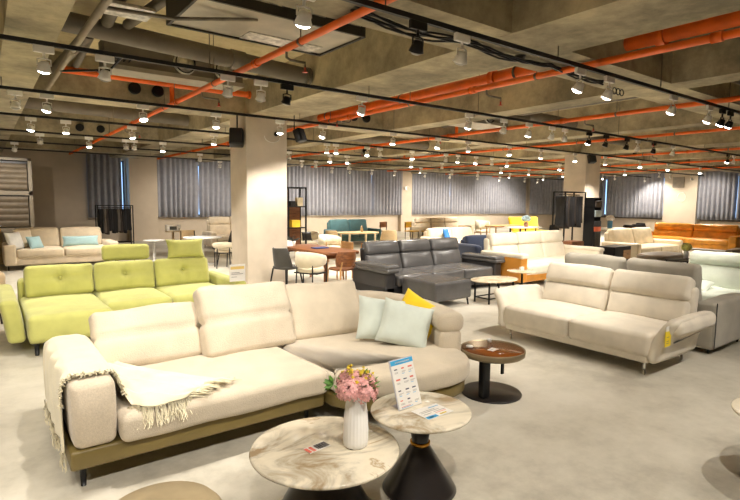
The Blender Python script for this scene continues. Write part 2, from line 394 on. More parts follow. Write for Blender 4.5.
# --- orange sprinkler pipes along Y
def ypipe(X,y0,y1,z,r,label,drops=(),flange=True,extra=None):
    t=thing('sprinkler_pipe',label,'pipe',(X,0,0),0,'orange sprinkler pipes')
    MB().tube([(0,y0,z),(0,y1,z)],r,14).build('pipe_run',M_pipe,t)
    y=y0+.9
    while y<y1:
        MB().tube([(0,y-.05,z),(0,y+.05,z)],r*1.28,14).build('coupling',M_pipe,t); y+=3.05
    y=y0+.5
    while y<y1:
        hg=MB(); hg.tube([(0,y-.015,z),(0,y+.015,z)],r*1.15,12); hg.tube([(0,y,z+r),(0,y,ZS)],.006,5); hg.build('hanger',M_galv,t); y+=2.4
    for (yy,dx) in drops:
        b2=MB(); b2.tube([(0,yy,z-r*.5),(0,yy,z-.09),(.04*(1 if dx>0 else -1),yy,z-.11),(dx,yy,z-.11),(dx,yy,z-.16)],.014,8); o=b2.build('branch_pipe',M_galv,t)
        h=MB(); h.lathe([(0,-.04),(.03,-.04),(.03,-.036),(.012,-.03),(.012,0)],(dx,yy,z-.17),16); h.tube([(dx,yy,z-.2),(dx,yy,z-.15)],.012,8); h.build('sprinkler_head',plain('sprinkler_red',(190,60,40),.4),o)
    return t
ypipe(2.63,1.8,21.5,3.325,.036,'slim orange pipe crossing upper left above the green sofa',[(5.0,.22),(7.6,.25),(12.6,.3)])
ypipe(5.65,1.2,21.5,3.325,.04,'slim orange pipe beside the thick one at upper right',[(4.9,.3),(8.2,-.3)])
ypipe(6.38,-1,3.36,3.68,.085,'thick orange main pipe at upper right corner',())
ypipe(5.9,4.1,9.7,3.50,.08,'thick orange main pipe ending behind the left pillar beam',())
ypipe(9.1,2,21.5,3.325,.04,'slim orange pipe right of the thick main, over the grey leather sofa',[(5.5,.3),(9,-.3),(13,.3)])
ypipe(12.6,2.5,21.5,3.325,.035,'slim orange pipe over the orange-sided white sofa',[(6,.3),(12,.3)])
ypipe(17.2,3,21.5,3.325,.035,'slim orange pipe just beyond the far pillar',[(8,.3)])
ypipe(21.5,4,21.5,3.325,.035,'far orange pipe above the orange leather sofa',())
ypipe(25.6,4,21.5,3.325,.035,'farthest orange pipe near the right wall',())
# --- orange pipes along X with drops
def xpipe(Y,x0,x1,z,r,label,drop=None):
    t=thing('sprinkler_pipe',label,'pipe',(0,Y,0),0,'orange sprinkler pipes')
    MB().tube([(x0,0,z),(x1,0,z)],r,14).build('pipe_run',M_pipe,t)
    e=MB(); e.tube([(x1-.03,0,z),(x1+.02,0,z)],r*1.3,14); e.build('end_cap',M_pipe,t)
    if drop: MB().tube([(drop,0,z),(drop,0,z-.33)],r*.8,12).build('drop_pipe',M_pipe,t)
xpipe(9.45,.82,4.17,3.73,.055,'orange cross pipe on the beam face above the green sofa',2.75)
xpipe(9.45,8.15,11.6,3.72,.05,'orange cross pipe on the beam right of the left pillar',9.8)
xpipe(15.7,12.3,15.7,3.7,.05,'orange cross pipe on the distant beam before the far pillar',13.4)
# --- round openings in the beam faces
for (x,y) in ((2.19,9.69),(2.57,9.69),(6.75,9.69),(7.1,9.69),(2.2,15.89),(2.7,15.89),(11.6,15.89),(12.0,15.89),(19.4,9.69)):
    o=MB().lathe([(.075,0),(.1,0),(.1,.05),(.075,.05)],n=20,fn=TR((x,y,3.62),PI/2)); o.lathe([(0,-.03),(.076,-.03)],n=20,fn=TR((x,y-.02,3.62),PI/2))
    struct(o.build('pipe_sleeve',M_black))
# --- grey ducts / drain pipes
def run(name,label,cat,pts,r,mat,flanges=(),group=None):
    t=thing(name,label,cat,(0,0,0),0,group); MB().tube(pts,r,18).build('pipe_run',mat,t)
    if flanges:
        for a,b_ in flanges: MB().tube([a,b_],r*1.12,18).build('collar',mat,t)
    return t
run('drain_pipe','thick grey drain pipe across the upper left recess','duct',[(.72,7.2,3.82),(4.18,7.2,3.66)],.12,M_duct,[((2.9,7.2,3.72),(3.1,7.2,3.71)),((4.1,7.2,3.66),(4.17,7.2,3.66))])
run('drain_pipe','upright-branch grey pipe joining the thick drain, upper left','duct',[(1.3,4.15,3.93),(1.3,6.4,3.9),(1.32,7.1,3.86)],.07,M_duct)
run('drain_pipe','second slanting grey pipe in the upper left recess','duct',[(1.85,5.0,3.93),(1.55,7.1,3.88)],.06,M_duct)
run('drain_pipe','third slanting grey pipe running to the concrete beam','duct',[(1.25,7.4,3.9),(1.3,9.68,3.8)],.05,M_duct)
run('drain_pipe','grey pipe pair crossing behind the thick duct, left one','duct',[(1.15,7.3,3.75),(1.0,9.6,3.72)],.07,M_duct)
run('conduit_pipe','long pale grey conduit running away at upper left','pipe',[(.98,2.6,3.42),(.92,6,3.42),(.9,9.6,3.42)],.035,plain('pale_conduit',(150,138,120),.5,.3),[((.96,4.6,3.42),(.955,4.75,3.42)),((.92,6.9,3.42),(.92,7.0,3.42))])
run('conduit_pipe','thin conduit branching right from the long pale one','pipe',[(.93,5.2,3.42),(1.6,5.35,3.5),(2.4,5.2,3.62)],.018,M_galv)
run('conduit_pipe','thin dark conduit branching right below the first','pipe',[(.9,7.9,3.38),(1.5,8.0,3.5),(1.6,7.6,3.62)],.016,M_black)
run('drain_pipe','long grey pipe on the recess right of the left pillar','duct',[(8.12,12.6,3.62),(11.7,12.6,3.56)],.13,M_duct)
run('drain_pipe','long grey pipe in the far left recess','duct',[(.8,12.9,3.7),(4.1,12.9,3.64)],.13,M_duct)
run('drain_pipe','grey pipe over the grey leather sofa, nearer of two','duct',[(8.2,7.3,3.7),(11.6,7.3,3.65)],.11,M_duct)
run('drain_pipe','grey pipe going away above the oval tables','duct',[(8.9,4.3,3.72),(8.9,9.5,3.72)],.1,M_duct)
run('drain_pipe','grey pipe beside the orange pipe at right','duct',[(9.3,4.3,3.66),(9.35,9.5,3.66)],.07,M_duct)
run('drain_pipe','dark grey pipe stub at the right edge recess','duct',[(8.15,2.9,3.72),(11.6,2.6,3.72)],.06,M_duct)
run('conduit_pipe','bundle conduit along the right edge recess','pipe',[(8.15,3.0,3.5),(11.6,2.8,3.5)],.025,M_galv)
run('drain_pipe','far grey pipe across the recess before the far pillar','duct',[(12.3,8.2,3.62),(15.8,8.2,3.6)],.1,M_duct)
run('drain_pipe','distant grey pipe above the beige sectional sofa','duct',[(17,7.4,3.62),(20.2,7.4,3.6)],.1,M_duct)
# small grey pipe frame at right of the valve (bent)
run('drain_pipe','bent grey pipe loop hanging above the oval tables','duct',[(8.3,8.6,3.6),(8.35,6.9,3.6),(8.38,6.75,3.55),(8.38,6.7,3.42),(8.9,6.6,3.42)],.05,M_duct)
# --- air handling units
def ac_unit(loc,rz,label,w=1.7,d=.9,h=.34,n=2):
    t=thing('air_handling_unit',label,'air conditioner',loc,rz,None)
    MB().box(-w/2,w/2,-d/2,d/2,0,h).build('unit_casing',M_duct,t,smooth=False)
    b2=MB(); b2.box(-w/2-.02,w/2+.02,-d/2-.02,d/2+.02,-.02,.0); b2.box(-w/2-.02,w/2+.02,-d/2-.03,-d/2,-.02,.04); b2.build('drip_tray',plain('tray_metal',(176,168,150),.4,.5),t,smooth=False)
    for k in range(n):
        x=(-.12+.61*k if w>1.9 else -w/4+.5*k)
        f=MB().lathe([(.15,0),(.165,.01),(.16,.04),(.145,.05)],n=28,fn=TR((x+.2,-d/2,h/2),PI/2)); f.build('foil_wrap',M_foil,t)
        c=MB().lathe([(0,.0),(.13,.0),(.135,.08),(.145,.08),(.148,.0)],n=28,fn=TR((x+.2,-d/2-.002,h/2),PI/2)); c.build('duct_collar',M_black,t)
    m=MB()
    for k in range(4): m.tube([(-w/2+.1+k*.07,-d/2,.1),(-w/2+.12+k*.07,-d/2-.12,.05+.03*k),(-w/2-.1,-d/2-.2,.12)],.012,6)
    m.build('refrigerant_hose',M_black,t)
    r=MB()
    for x in (-w/2+.05,w/2-.05):
        for y in (-d/2+.05,d/2-.05): r.tube([(x,y,h),(x,y,ZS-loc[2]+.02)],.007,5)
    r.build('hanger_rod',M_galv,t)
    return t
ac_unit((2.45,8.25,3.56),0,'air handling unit with two black round ports, upper left',2.0,.4,.4)
ac_unit((9.0,8.3,3.52),0,'air handling unit with foil collars above the grey sofa',1.8,.7,.3)
ac_unit((13.6,14.6,3.5),0,'distant air handling unit before the far pillar',1.6,.8,.3)
# big duct unit at the top
t=thing('air_handling_unit','big grey air handling box with silver flexible ducts at top centre','air conditioner',(2.64,5.2,0),0)
MB().box(-.95,.95,-.25,.72,3.62,3.66).build('base_panel',plain('panel_galv',(168,160,142),.38,.35,var=.12,scale=3),t,smooth=False)
MB().box(-.15,.8,.4,.715,3.612,3.62).build('foil_patch',M_foil,t,smooth=False)
m=MB(); m.box(-.95,.95,-.28,-.25,3.6,3.7); m.box(.93,.96,-.27,.72,3.6,3.95); m.box(-.96,-.93,-.27,.72,3.6,3.95); m.box(-.95,.95,.69,.72,3.6,3.95); m.build('steel_frame',plain('dark_frame',(52,48,42),.5,.3),t,smooth=False)
for k,x in enumerate((-.45,.12,.6)):
    L=.34; pr=[(.12+(.006 if i%2 else 0),L*i/24) for i in range(25)]
    MB().lathe(pr,n=24,fn=TR((x,-.1,3.77),0,PI/2)).build('flexible_duct',M_foil,t)
    MB().lathe([(.09,-.06),(.14,-.06),(.14,.03),(.12,.03)],n=24,fn=TR((x,-.1,3.77),0,PI/2)).build('duct_collar',M_black,t)
# square louvre flare (foil) hanging panel
tag(MB().box(1.15,1.6,6.0,6.4,3.74,3.77).build('duct_panel',M_foil,smooth=False),'crinkled silver foil panel under the upper left ducts','panel')
# --- cables along the near beam
cb=MB()
for k in range(5):
    rnd=random.Random(k); pts=[]
    for i in range(22):
        x=2.6+i*.19; pts.append((x,3.75+.03*math.sin(k+i*.3),3.34-.045*abs(math.sin(i*.42))+.02*math.sin(i*1.1+k*2)+.008*k))
    cb.tube(pts,.011,6)
tag(cb.build('cable_bundle',M_black),'drooping bundle of black cables under the upper beam','cable')
# wavy cable coil
cb=MB()
for k in range(3): cb.tube([(7.25+.05*math.cos(a/8*2*PI)+.1*k,3.95,3.335+.045*math.sin(a/8*2*PI)) for a in range(9)],.008,6)
tag(cb.build('cable_coil',M_black),'small black coil of cable under the beam at right','cable')
# --- smoke detectors / ceiling speakers
o=MB().lathe([(0,-.05),(.04,-.05),(.055,-.03),(.06,0)],(4.9,3.78,ZB),20).build('smoke_detector',plain('detector',(70,66,60),.5)); tag(o,'round smoke detector under the beam near the cables','smoke detector')
def speaker(loc,rz,label,sc=1):
    t=thing('loudspeaker',label,'loudspeaker',loc,rz,'black loudspeakers')
    fn=TR((0,0,0),-.35)
    MB().rbox(-.13,.13,-.1,.1,-.17,.17,.03,2,.3,fn=fn).build('cabinet',M_black,t)
    MB().rbox(-.115,.115,-.115,-.1,-.155,.155,.005,1,.5,fn=fn).build('grille',plain('speaker_grille',(30,30,32),.7,bmp=.6,bscale=200),t)
    MB().tube([(0,.08,0),(0,.16,.1),(0,.16,(ZB-loc[2])/sc)],.015,8).build('bracket',M_black,t); t.scale=(sc,sc,sc)
    return t
speaker((3.98,9.62,2.93),-.5,'black loudspeaker left of the near pillar top')
speaker((4.98,8.95,2.99),.5,'black loudspeaker right of the near pillar top',.75)
speaker((15.9,9.3,3.18),-.5,'black loudspeaker at the top left of the far pillar',.85)
# junction box and loop on pillar
t=thing('wall_camera','small round camera with a looping white cable on the near pillar','camera',(4.75,9.5,3.05))
MB().lathe([(0,-.05),(.03,-.045),(.045,-.02),(.045,0)],n=16,fn=TR((0,0,0),-PI/2)).build('camera_dome',M_black,t)
MB().tube([(-.08+.17*math.cos(a),-.01,-.05-.12*math.sin(a)) for a in [i*PI/10 for i in range(11)]],.007,6).build('cable',M_white,t)
for (x,y,z) in ((19.7,22.92,2.5),):
    t=thing('wall_fitting','small pale fitting with cable on the far wall pier','wall fitting',(x,y,z)); MB().rbox(-.08,.08,-.05,0,-.1,.1,.01,1,1).build('fitting_box',M_white,t); MB().tube([(.1+.12*math.cos(a),-.03,.12*math.sin(a)) for a in [i*PI/8 for i in range(14)]],.01,6).build('cable',M_white,t)
t=thing('wall_speaker','square grey wall speaker on the right wall pier','loudspeaker',(31.18,13.0,2.95)); MB().rbox(-.05,0,-.3,.3,-.3,.3,.01,1,1).build('grille',plain('pale_grille',(140,128,112),.7,bmp=.4,bscale=80),t,smooth=False); MB().tube([(-.02,-.2+.2*math.cos(a),-.8+.25*math.sin(a)) for a in [i*PI/8 for i in range(15)]],.012,6).build('cable',M_white,t)
# ================================================================== FURNITURE KIT
def legset(t,pts,h,mat,r=.018,name='leg',splay=0,z=0):
    for (x,y) in pts:
        MB().tube([(x+splay*(1 if x>0 else -1),y,z),(x,y,z+h)],[r*.7,r],10).build(name,mat,t)
def sofa(name,label,cat,loc,rz,w,d,fab,seats=2,sh=.43,st=.17,bz=.12,base=None,arm='box',aw=.18,ah=.6,bh=.85,bt=.2,rec=.22,head=0,legm=None,group=None,armm=None,wr=.008,seatn=None,arms=(1,1),hsplit=.6,quilt=False,loose=True,armcap=None,leg_in=.08):
    t=thing(name,label,cat,loc,rz,group); base=base or fab; armm=armm or fab; legm=legm or M_black
    al=aw if arms[0] else 0; ar=aw if arms[1] else 0; x0=-w/2+al; x1=w/2-ar
    MB().rbox(-w/2+.02,w/2-.02,.02,d-.03,bz,sh-st+.02,.03,2,.3).build('base_frame',base,t)
    by=d-bt-.12
    MB().rbox(x0-.02,x1+.02,d-.16,d,bz,bh-.12,.05,2,.25,fn=lambda p:Vector((p.x,p.y+max(0,p.z-.4)*math.tan(rec)*.3,p.z))).build('back_frame',base if not armcap else fab,t)
    sw=(x1-x0)/seats
    for i in range(seats):
        a=x0+i*sw; MB().rbox(a+.004,a+sw-.004,0,d-.14,sh-st,sh,.05,3,.1,(0,.015,.025),wr=wr,seed=i+hash(label)%50 if False else i).build('seat_cushion',fab,t)
        fn=TR((a+sw/2,by,sh-.02),-rec)
        H_=(bh-sh+.02)/math.cos(rec)
        if head:
            z1=H_*hsplit
            MB().rbox(-sw/2+.01,sw/2-.01,0,bt,0,z1,.05,3,.09,(0,.03,.0),wr=wr,seed=i+5,fn=fn,grooves=((2,z1*.55,.012,.012),) if quilt else ()).build('back_cushion',fab,t)
            MB().rbox(-sw/2+.01,sw/2-.01,-.03,bt-.02,z1-.01,H_,.06,3,.09,(0,.03,.01),wr=wr,seed=i+9,fn=fn).build('headrest',fab,t)
        else:
            MB().rbox(-sw/2+.01,sw/2-.01,0,bt,0,H_,.07,3,.08,(0,.04,.015),wr=wr*1.6,seed=i+5,fn=fn).build('back_cushion',fab,t)
    for s_,on in ((-1,arms[0]),(1,arms[1])):
        if not on: continue
        xa,xb=(-w/2,-w/2+aw) if s_<0 else (w/2-aw,w/2)
        if arm=='box':
            MB().rbox(xa,xb,-.005,d-.02,bz,ah,.05,3,.12,(.01,0,.01),wr=wr*.6).build('armrest',armm[0 if s_<0 else 1] if isinstance(armm,tuple) else armm,t)
        elif arm=='flare':
            def fl(p,s_=s_):
                k=max(0,(p.z-bz)/(ah-bz)); return Vector((p.x+s_*.09*k*k,p.y-.0+.03*k,p.z-.0))
            MB().rbox(xa,xb,.02,d-.1,bz+.02,ah,.07,3,.1,(.015,0,.01),fn=fl,wr=wr).build('armrest',armm,t)
        elif arm=='pad':
            MB().rbox(xa+.03,xb-.03,.02,d-.1,bz,ah-.13,.04,2,.2).build('armrest',armm,t)
            MB().rbox(xa,xb+.0,-.06,d-.2,ah-.14,ah-.06,.04,3,.1,(0,0,.01),wr=wr).build('arm_pad',fab,t)
            MB().rbox(xa,xb+.0,-.04,d-.2,ah-.08,ah,.04,3,.1,(0,0,.015),wr=wr,seed=3).build('arm_pad',fab,t)
        if armcap:
            MB().rbox(xa-.01,xb+.01,-.02,d-.06,ah-.05,ah+.05,.04,3,.1,wr=wr).build('arm_pad',fab,t)
    legset(t,[(-w/2+leg_in,.08),(w/2-leg_in,.08),(-w/2+leg_in,d-.1),(w/2-leg_in,d-.1)],bz+.02,legm)
    return t
def pil(label,loc,size,mat,rx=0,rz=0,ry=0,cat='cushion',name='scatter_cushion',group=None,seed=0,pinch=.07,wr=.012):
    o=MB().pillow(size[0],size[1],size[2],seed=seed,pinch=pinch,wr=wr).build(name,mat); o.location=loc
    o.rotation_euler=Matrix(Matrix.Rotation(rz,3,'Z')@Matrix.Rotation(rx,3,'X')@Matrix.Rotation(ry,3,'Y')).to_euler(); return tag(o,label,cat,group)
def ell(cx,cy,a,b_,n=48,p=2,rz=0):
    o=[]
    for k in range(n):
        t=2*PI*k/n; c,s_=math.cos(t),math.sin(t); x=a*abs(c)**(2/p)*(1 if c>0 else -1); y=b_*abs(s_)**(2/p)*(1 if s_>0 else -1)
        o.append((cx+x*math.cos(rz)-y*math.sin(rz),cy+x*math.sin(rz)+y*math.cos(rz)))
    return o
def arc_pts(ctrl,n=12):
    """Catmull-Rom through control points"""
    P=[Vector(c) for c in ctrl]; P=[P[0]*2-P[1]]+P+[P[-1]*2-P[-2]]; out=[]
    for i in range(1,len(P)-2):
        for k in range(n):
            t=k/n; a,b_,c,d=P[i-1:i+3]
            out.append(.5*((2*b_)+(-a+c)*t+(2*a-5*b_+4*c-d)*t*t+(-a+3*b_-3*c+d)*t**3))
    out.append(P[-2]); return [tuple(q) for q in out]

F_cream=fabric('cream_chenille',(203,190,168),110,.75,.3)
F_creamr=plain('cream_corduroy_arm',(204,190,168),.95,var=.04,scale=90,bmp=.6,bscale=160,sheen=.3)
L_olive=leather('olive_leather',(116,100,54),.4)
F_throw=fabric('ivory_knit',(228,218,186),160,.7,.4)
F_mint=fabric('pale_mint_velvet',(200,208,198),200,.2,.5)
F_yellow=fabric('yellow_velvet',(240,204,30),200,.2,.4)
F_green=fabric('lime_green_weave',(184,183,102),260,.4,.25)
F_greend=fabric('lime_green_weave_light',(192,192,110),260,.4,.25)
F_ivory=fabric('ivory_fabric',(222,206,180),220,.3)
F_white=leather('off_white_leather',(226,216,196),.4,.04)
F_grey=leather('charcoal_leather',(84,82,81),.27,.08)
F_stone=fabric('stone_grey_weave',(176,170,156),220,.4)
F_beige=fabric('beige_weave',(216,206,188),220,.3)
F_orange=leather('cognac_leather',(222,150,52),.35,.12)
F_tan=leather('tan_leather',(198,134,52),.4,.08)
F_navy=fabric('navy_weave',(24,36,62),220,.3)
F_teal=fabric('teal_weave',(84,122,126),220,.3)
F_taupe=leather('taupe_leather',(142,128,108),.45)
F_bluepale=fabric('pale_blue_weave',(160,192,196),220,.3)
F_mintsofa=fabric('mint_white_weave',(206,212,198),220,.3)
W_dark=wood('walnut_wood',(92,54,30),(150,94,54)); W_light=wood('oak_wood',(176,128,78),(206,160,106)); W_black=wood('black_oak',(24,20,18),(44,38,34))
M_gold=plain('brass',(190,140,60),.25,1)
M_conebk=plain('glossy_black_lacquer',(38,34,33),.28,var=.04,coat=.15)

# ------------------------------------------------------------------ MAIN SOFA
t=thing('modular_sofa','large cream chenille modular sofa with olive leather base and curved right end','sofa',(0,0,0))
main=t
xl,xs=.345,2.1
base_out=[(xl,3.38),(xs-.012,3.38),(xs-.012,4.5),(xl,4.5)]
MB().rbox(xl,xs-.012,3.36,4.62,.14,.262,.02,2,.5).build('leather_base',L_olive,t)
front=[(xs+.01,3.3),(2.2,3.14),(2.36,2.99),(2.6,2.9),(2.85,2.86),(3.05,2.86),(3.22,2.92),(3.34,3.06),(3.39,3.25)]
cb_=arc_pts(front,6)
rightside=arc_pts([(3.39,3.25),(3.5,3.7),(3.46,4.1),(3.3,4.45),(3.0,4.62),(2.6,4.66),(xs+.01,4.64)],6)[1:]
MB().puff([(x,y+.02) for x,y in cb_+rightside],.14,.262,.03,0,3).build('leather_base',L_olive,t)
# seats
MB().rbox(xl+.265,xs-.006,3.29,4.45,.258,.445,.055,4,.08,(0,.01,.02),wr=.012,wf=3).build('seat_cushion',F_cream,t)
seat_out=[(xs+.008,3.26)]+[(x+.0,y-.03) for x,y in arc_pts(front,6)]+[(3.40,3.5),(3.40,3.9),(3.25,4.25),(2.9,4.42),(xs+.008,4.42)]
def wrn(p): return Vector((p.x,p.y,p.z+(.010*noise.noise(Vector((p.x*3,p.y*3,2))) if p.z>.38 else 0)))
MB().puff(seat_out,.258,.445,.06,.02,4,6,fn=wrn).build('seat_cushion',F_cream,t)
# left arm
def armf(p): 
    k=(p.z-.29)/.42; return Vector((p.x-.012*k+.02*(1-k)*(1 if p.x<.48 else -1)*.5,p.y-.03*(1-abs(2*k-1)**2)+.02,p.z))
MB().rbox(xl+.015,xl+.265,3.33,4.62,.258,.68,.05,5,.07,(.012,.02,.012),fn=armf,wr=.008).build('armrest',F_creamr,t)
# low back frame behind the cushions
MB().rbox(xl+.28,xs-.02,4.46,4.68,.295,.62,.06,3,.15,wr=.008).build('back_frame',F_cream,t)
MB().rbox(xs-.01,2.95,4.46,4.70,.295,.64,.06,3,.15,wr=.008).build('back_frame',F_cream,t)
# curved back: outer path from the centre back round to the right front
path=arc_pts([(2.3,4.72),(2.9,4.74),(3.22,4.68),(3.45,4.53),(3.57,4.25),(3.60,3.9),(3.54,3.5),(3.41,3.17)],8)
def sec(w_,z0,z1,r,n=5):
    o=[]
    for (cx,cz,a0) in ((w_-r,z1-r,0),(r,z1-r,PI/2),(r,z0+r,PI),(w_-r,z0+r,1.5*PI)):
        for k in range(n+1): a=a0+PI/2*k/n; o.append((cx+r*math.cos(a),cz+r*math.sin(a)))
    return o
N_=len(path)
lo=[];hi=[]
for i in range(N_):
    u=i/(N_-1); lo.append([(-a,z) for a,z in sec(.21,.30,.61,.05)]); 
    hi.append([(-a*1.0-(.02)*(0)+.02,z) for a,z in sec(.25,.59,.765,.07)])
def capround(pr,idx,amount):
    cz=sum(z for _,z in pr)/len(pr); co=sum(o for o,_ in pr)/len(pr); return [(co+(o-co)*amount,cz+(z-cz)*amount) for o,z in pr]
def endcaps(path,pr,m):
    # round both ends with a few shrinking sections
    P=[Vector(q) for q in path]; d0=(P[0]-P[1]).normalized(); d1=(P[-1]-P[-2]).normalized()
    pre=[];prp=[];post=[];pop=[]
    for k,(s_,off) in enumerate(((.7,.034),(.9,.022),(.98,.009))): pre.append(tuple(P[0]+d0*off)); prp.append(capround(pr[0],0,s_))
    for k,(s_,off) in enumerate(((.98,.009),(.9,.022),(.7,.034))): post.append(tuple(P[-1]+d1*off)); pop.append(capround(pr[-1],0,s_))
    m.sweep(pre+list(path)+post,prp+pr+pop); return m
def side_fix(path,prs): return path,prs
flip=lambda prs:[[(-o,z) for o,z in pr] for pr in prs]
endcaps(path,flip(lo),MB()).build('curved_back_lower',F_cream,t)
endcaps(path,flip(hi),MB()).build('curved_back_pad',F_cream,t)
# back cushions
def bigc(loc,w_,h_,th,rx,rz,seed,gro,ry=0):
    fn=TR(loc,rx,ry,rz)
    return MB().rbox(-w_/2,w_/2,-th/2,th/2,0,h_,.05,5,.035,(0,.04,.006),wr=.020,wf=3.0,seed=seed,fn=fn,grooves=((2,h_*gro,.022,.03),) if gro else ()).build('back_cushion',F_cream,t)
bigc((1.03,4.27,.43),.82,.47,.17,-.42,.0,1,.52)
bigc((1.84,4.15,.43),.84,.60,.18,-.40,.03,2,.50)
bigc((2.64,4.20,.43),.80,.54,.17,-.44,-.08,3,0)
M_side=plain('grey_side_panel',(120,112,104),.6)
legset(t,[(.42,3.46),(.42,4.5),(2.0,3.5),(2.0,4.5)],.14,M_black,.022)
legset(t,[(2.6,3.05),(3.25,3.2),(3.2,4.3)],.14,M_black,.022)
# throw blanket over the arm, flowing on to the seat
prof=arc_pts([(.335,.22),(.33,.45),(.335,.62),(.36,.69),(.41,.702),(.50,.702),(.57,.697),(.615,.67),(.642,.60),(.665,.53)],3)
FR=arc_pts([(.69,3.40),(.74,3.33),(.80,3.30),(.88,3.295),(.96,3.30),(1.03,3.33)],5); BK=arc_pts([(.70,4.40),(.80,4.12),(.93,3.90),(1.05,3.74),(1.16,3.60),(1.28,3.46)],5)
NA=len(prof); NP=NA+len(FR); NT=34; vs=[];fs=[]
def blk(i,j):
    v=j/(NT-1)
    if i<NA:
        u=i/NA; x,z=prof[i]; yf=3.44+.03*math.sin(u*9); yb=4.50-.1*u
        y=yf+(yb-yf)*v; f=.012*math.sin(v*26+2*noise.noise(Vector((v*5,0,0))))
        k=max(0,1-abs(u-.45)/.3)
        return Vector((x-(f+.012 if u<.3 else 0),y,z+.006+.02*k*abs(math.sin(v*9+u*2)) *(.3+v)))
    k=i-NA; p=Vector(FR[k]); q=Vector(BK[k]); w=k/(len(FR)-1); r=p.lerp(q,v)
    fold=.062*abs(math.sin(v*10.5+w*1.5+1.2*noise.noise(Vector((w*3,v*3,0)))))**.8
    hump=.05*math.exp(-((v-.62)/.16)**2)*(.4+.6*math.sin(w*PI))
    edge=-.015*max(0,1-v/.06)
    return Vector((r.x+.01*math.sin(v*20),r.y+.012*noise.noise(Vector((w*5,v*6,3))),.478+(fold*.8+hump)*min(1,v*6+.15)*(1-.5*w)+edge))
for i in range(NP):
    for j in range(NT): vs.append(blk(i,j))
for i in range(NP-1):
    for j in range(NT-1): a=i*NT+j; fs.append((a,a+1,a+NT+1,a+NT))
tb=thing('throw_blanket','ivory knitted throw with fringe draped over the left arm of the cream sofa','blanket')
o=MB().add(vs,fs).build('blanket_cloth',F_throw,tb); sm=o.modifiers.new('s','SOLIDIFY'); sm.thickness=.010; sm.offset=1; o.modifiers.new('b','SUBSURF').levels=1
fm=MB(); rnd=random.Random(3)
def strand(p,d,L,droop):
    q=[p]; 
    for k in range(1,4):
        s_=k/3; q.append(p+d*L*s_+Vector((rnd.uniform(-.012,.012),rnd.uniform(-.012,.012),-droop*s_*s_+rnd.uniform(-.002,.004))))
    fm.tube(q,[.0045,.004,.004,.002],5)
for j in range(0,NT*2):   # outer hanging end
    b0=blk(0,min(NT-1,j//2)); strand(b0+Vector((0,rnd.uniform(-.015,.015),0)),Vector((rnd.uniform(-.15,.05),rnd.uniform(-.1,.1),-1)),rnd.uniform(.07,.12),0)
for j in range(0,NT*3):   # far end lying on the seat
    b0=blk(NP-1,min(NT-1,j//3)); strand(b0,Vector((1,rnd.uniform(-.5,.3),.0)),rnd.uniform(.07,.13),.02)
for i in range(NA,NP):     # front edge over the seat front
    for k in range(4):
        b0=blk(i,0); strand(b0+Vector((rnd.uniform(-.02,.02),0,-.005)),Vector((rnd.uniform(-.3,.3),-.35,-.9)),rnd.uniform(.08,.14),.0)
for i in range(4,NA):
    for k in range(4):
        b0=blk(i,0); strand(b0+Vector((0,0,rnd.uniform(-.01,.01))),Vector((rnd.uniform(-.4,.4),-.25,-.5)),rnd.uniform(.02,.045),.0)
fr=fm.build('fringe',F_throw,tb); fr['kind']='stuff'
# scatter cushions at the curved end
pil('rear pale mint square cushion, mostly behind the other mint one on the cream sofa',(2.95,3.74,.65),(.47,.42,.15),F_mint,-.5,-.45,.15,seed=1,group=None)
pil('front pale mint cushion with piped edge leaning forward on the cream sofa',(3.03,3.50,.635),(.47,.42,.15),F_mint,-.5,-.6,.26,seed=2)
pil('bright yellow cushion behind the two mint cushions',(3.24,3.60,.65),(.44,.42,.12),F_yellow,-.4,-.9,.5,seed=3)

# ------------------------------------------------------------------ COFFEE TABLES
Mb1=marble('cream_marble',(222,212,190),(160,140,110)); 
def ctable(loc,r,h,label,ring=True,basetype=0):
    t=thing('coffee_table',label,'coffee table',loc)
    MB().lathe([(0,h-.026),(r-.02,h-.026),(r-.004,h-.018),(r,h-.009),(r-.004,h-.002),(r-.012,h),(0,h)],n=96).build('tabletop',Mb1,t)
    nk=h-.21 if ring else h-.08
    MB().lathe([(0,0),(r*.72,0),(r*.74,.008),(r*.70,.03),(.052,nk),(.050,nk+.01),(.075,h-.03),(0,h-.03)] if ring else [(0,0),(r*.72,0),(r*.72,.01),(r*.66,.025),(.13,nk-.03),(.13,h-.027),(0,h-.027)],n=64).build('pedestal',M_conebk,t)
    if ring: MB().lathe([(.05,nk-.006),(.061,nk-.006),(.061,nk+.012),(.05,nk+.012)],n=48).build('brass_ring',M_gold,t)
    return t
TLc=(1.455,2.335); TRc=(2.07,2.235)
ctable((TLc[0],TLc[1],0),.41,.40,'large low round marble coffee table holding the flower vase',False)
ctable((TRc[0],TRc[1],0),.305,.50,'smaller taller round marble coffee table on black hourglass pedestal with brass ring')
# vase
t=thing('flower_vase','white ribbed ceramic vase standing on the large marble table','vase',(1.60,2.25,.401))
MB().lathe([(0,0),(.058,0),(.066,.008),(.069,.04),(.068,.11),(.063,.19),(.055,.25),(.050,.285),(.052,.30),(.046,.30),(.046,.25),(0,.24)],n=192,rib=.012,nr=22).build('vase_body',plain('white_ceramic',(246,244,240),.35,var=.02),t)
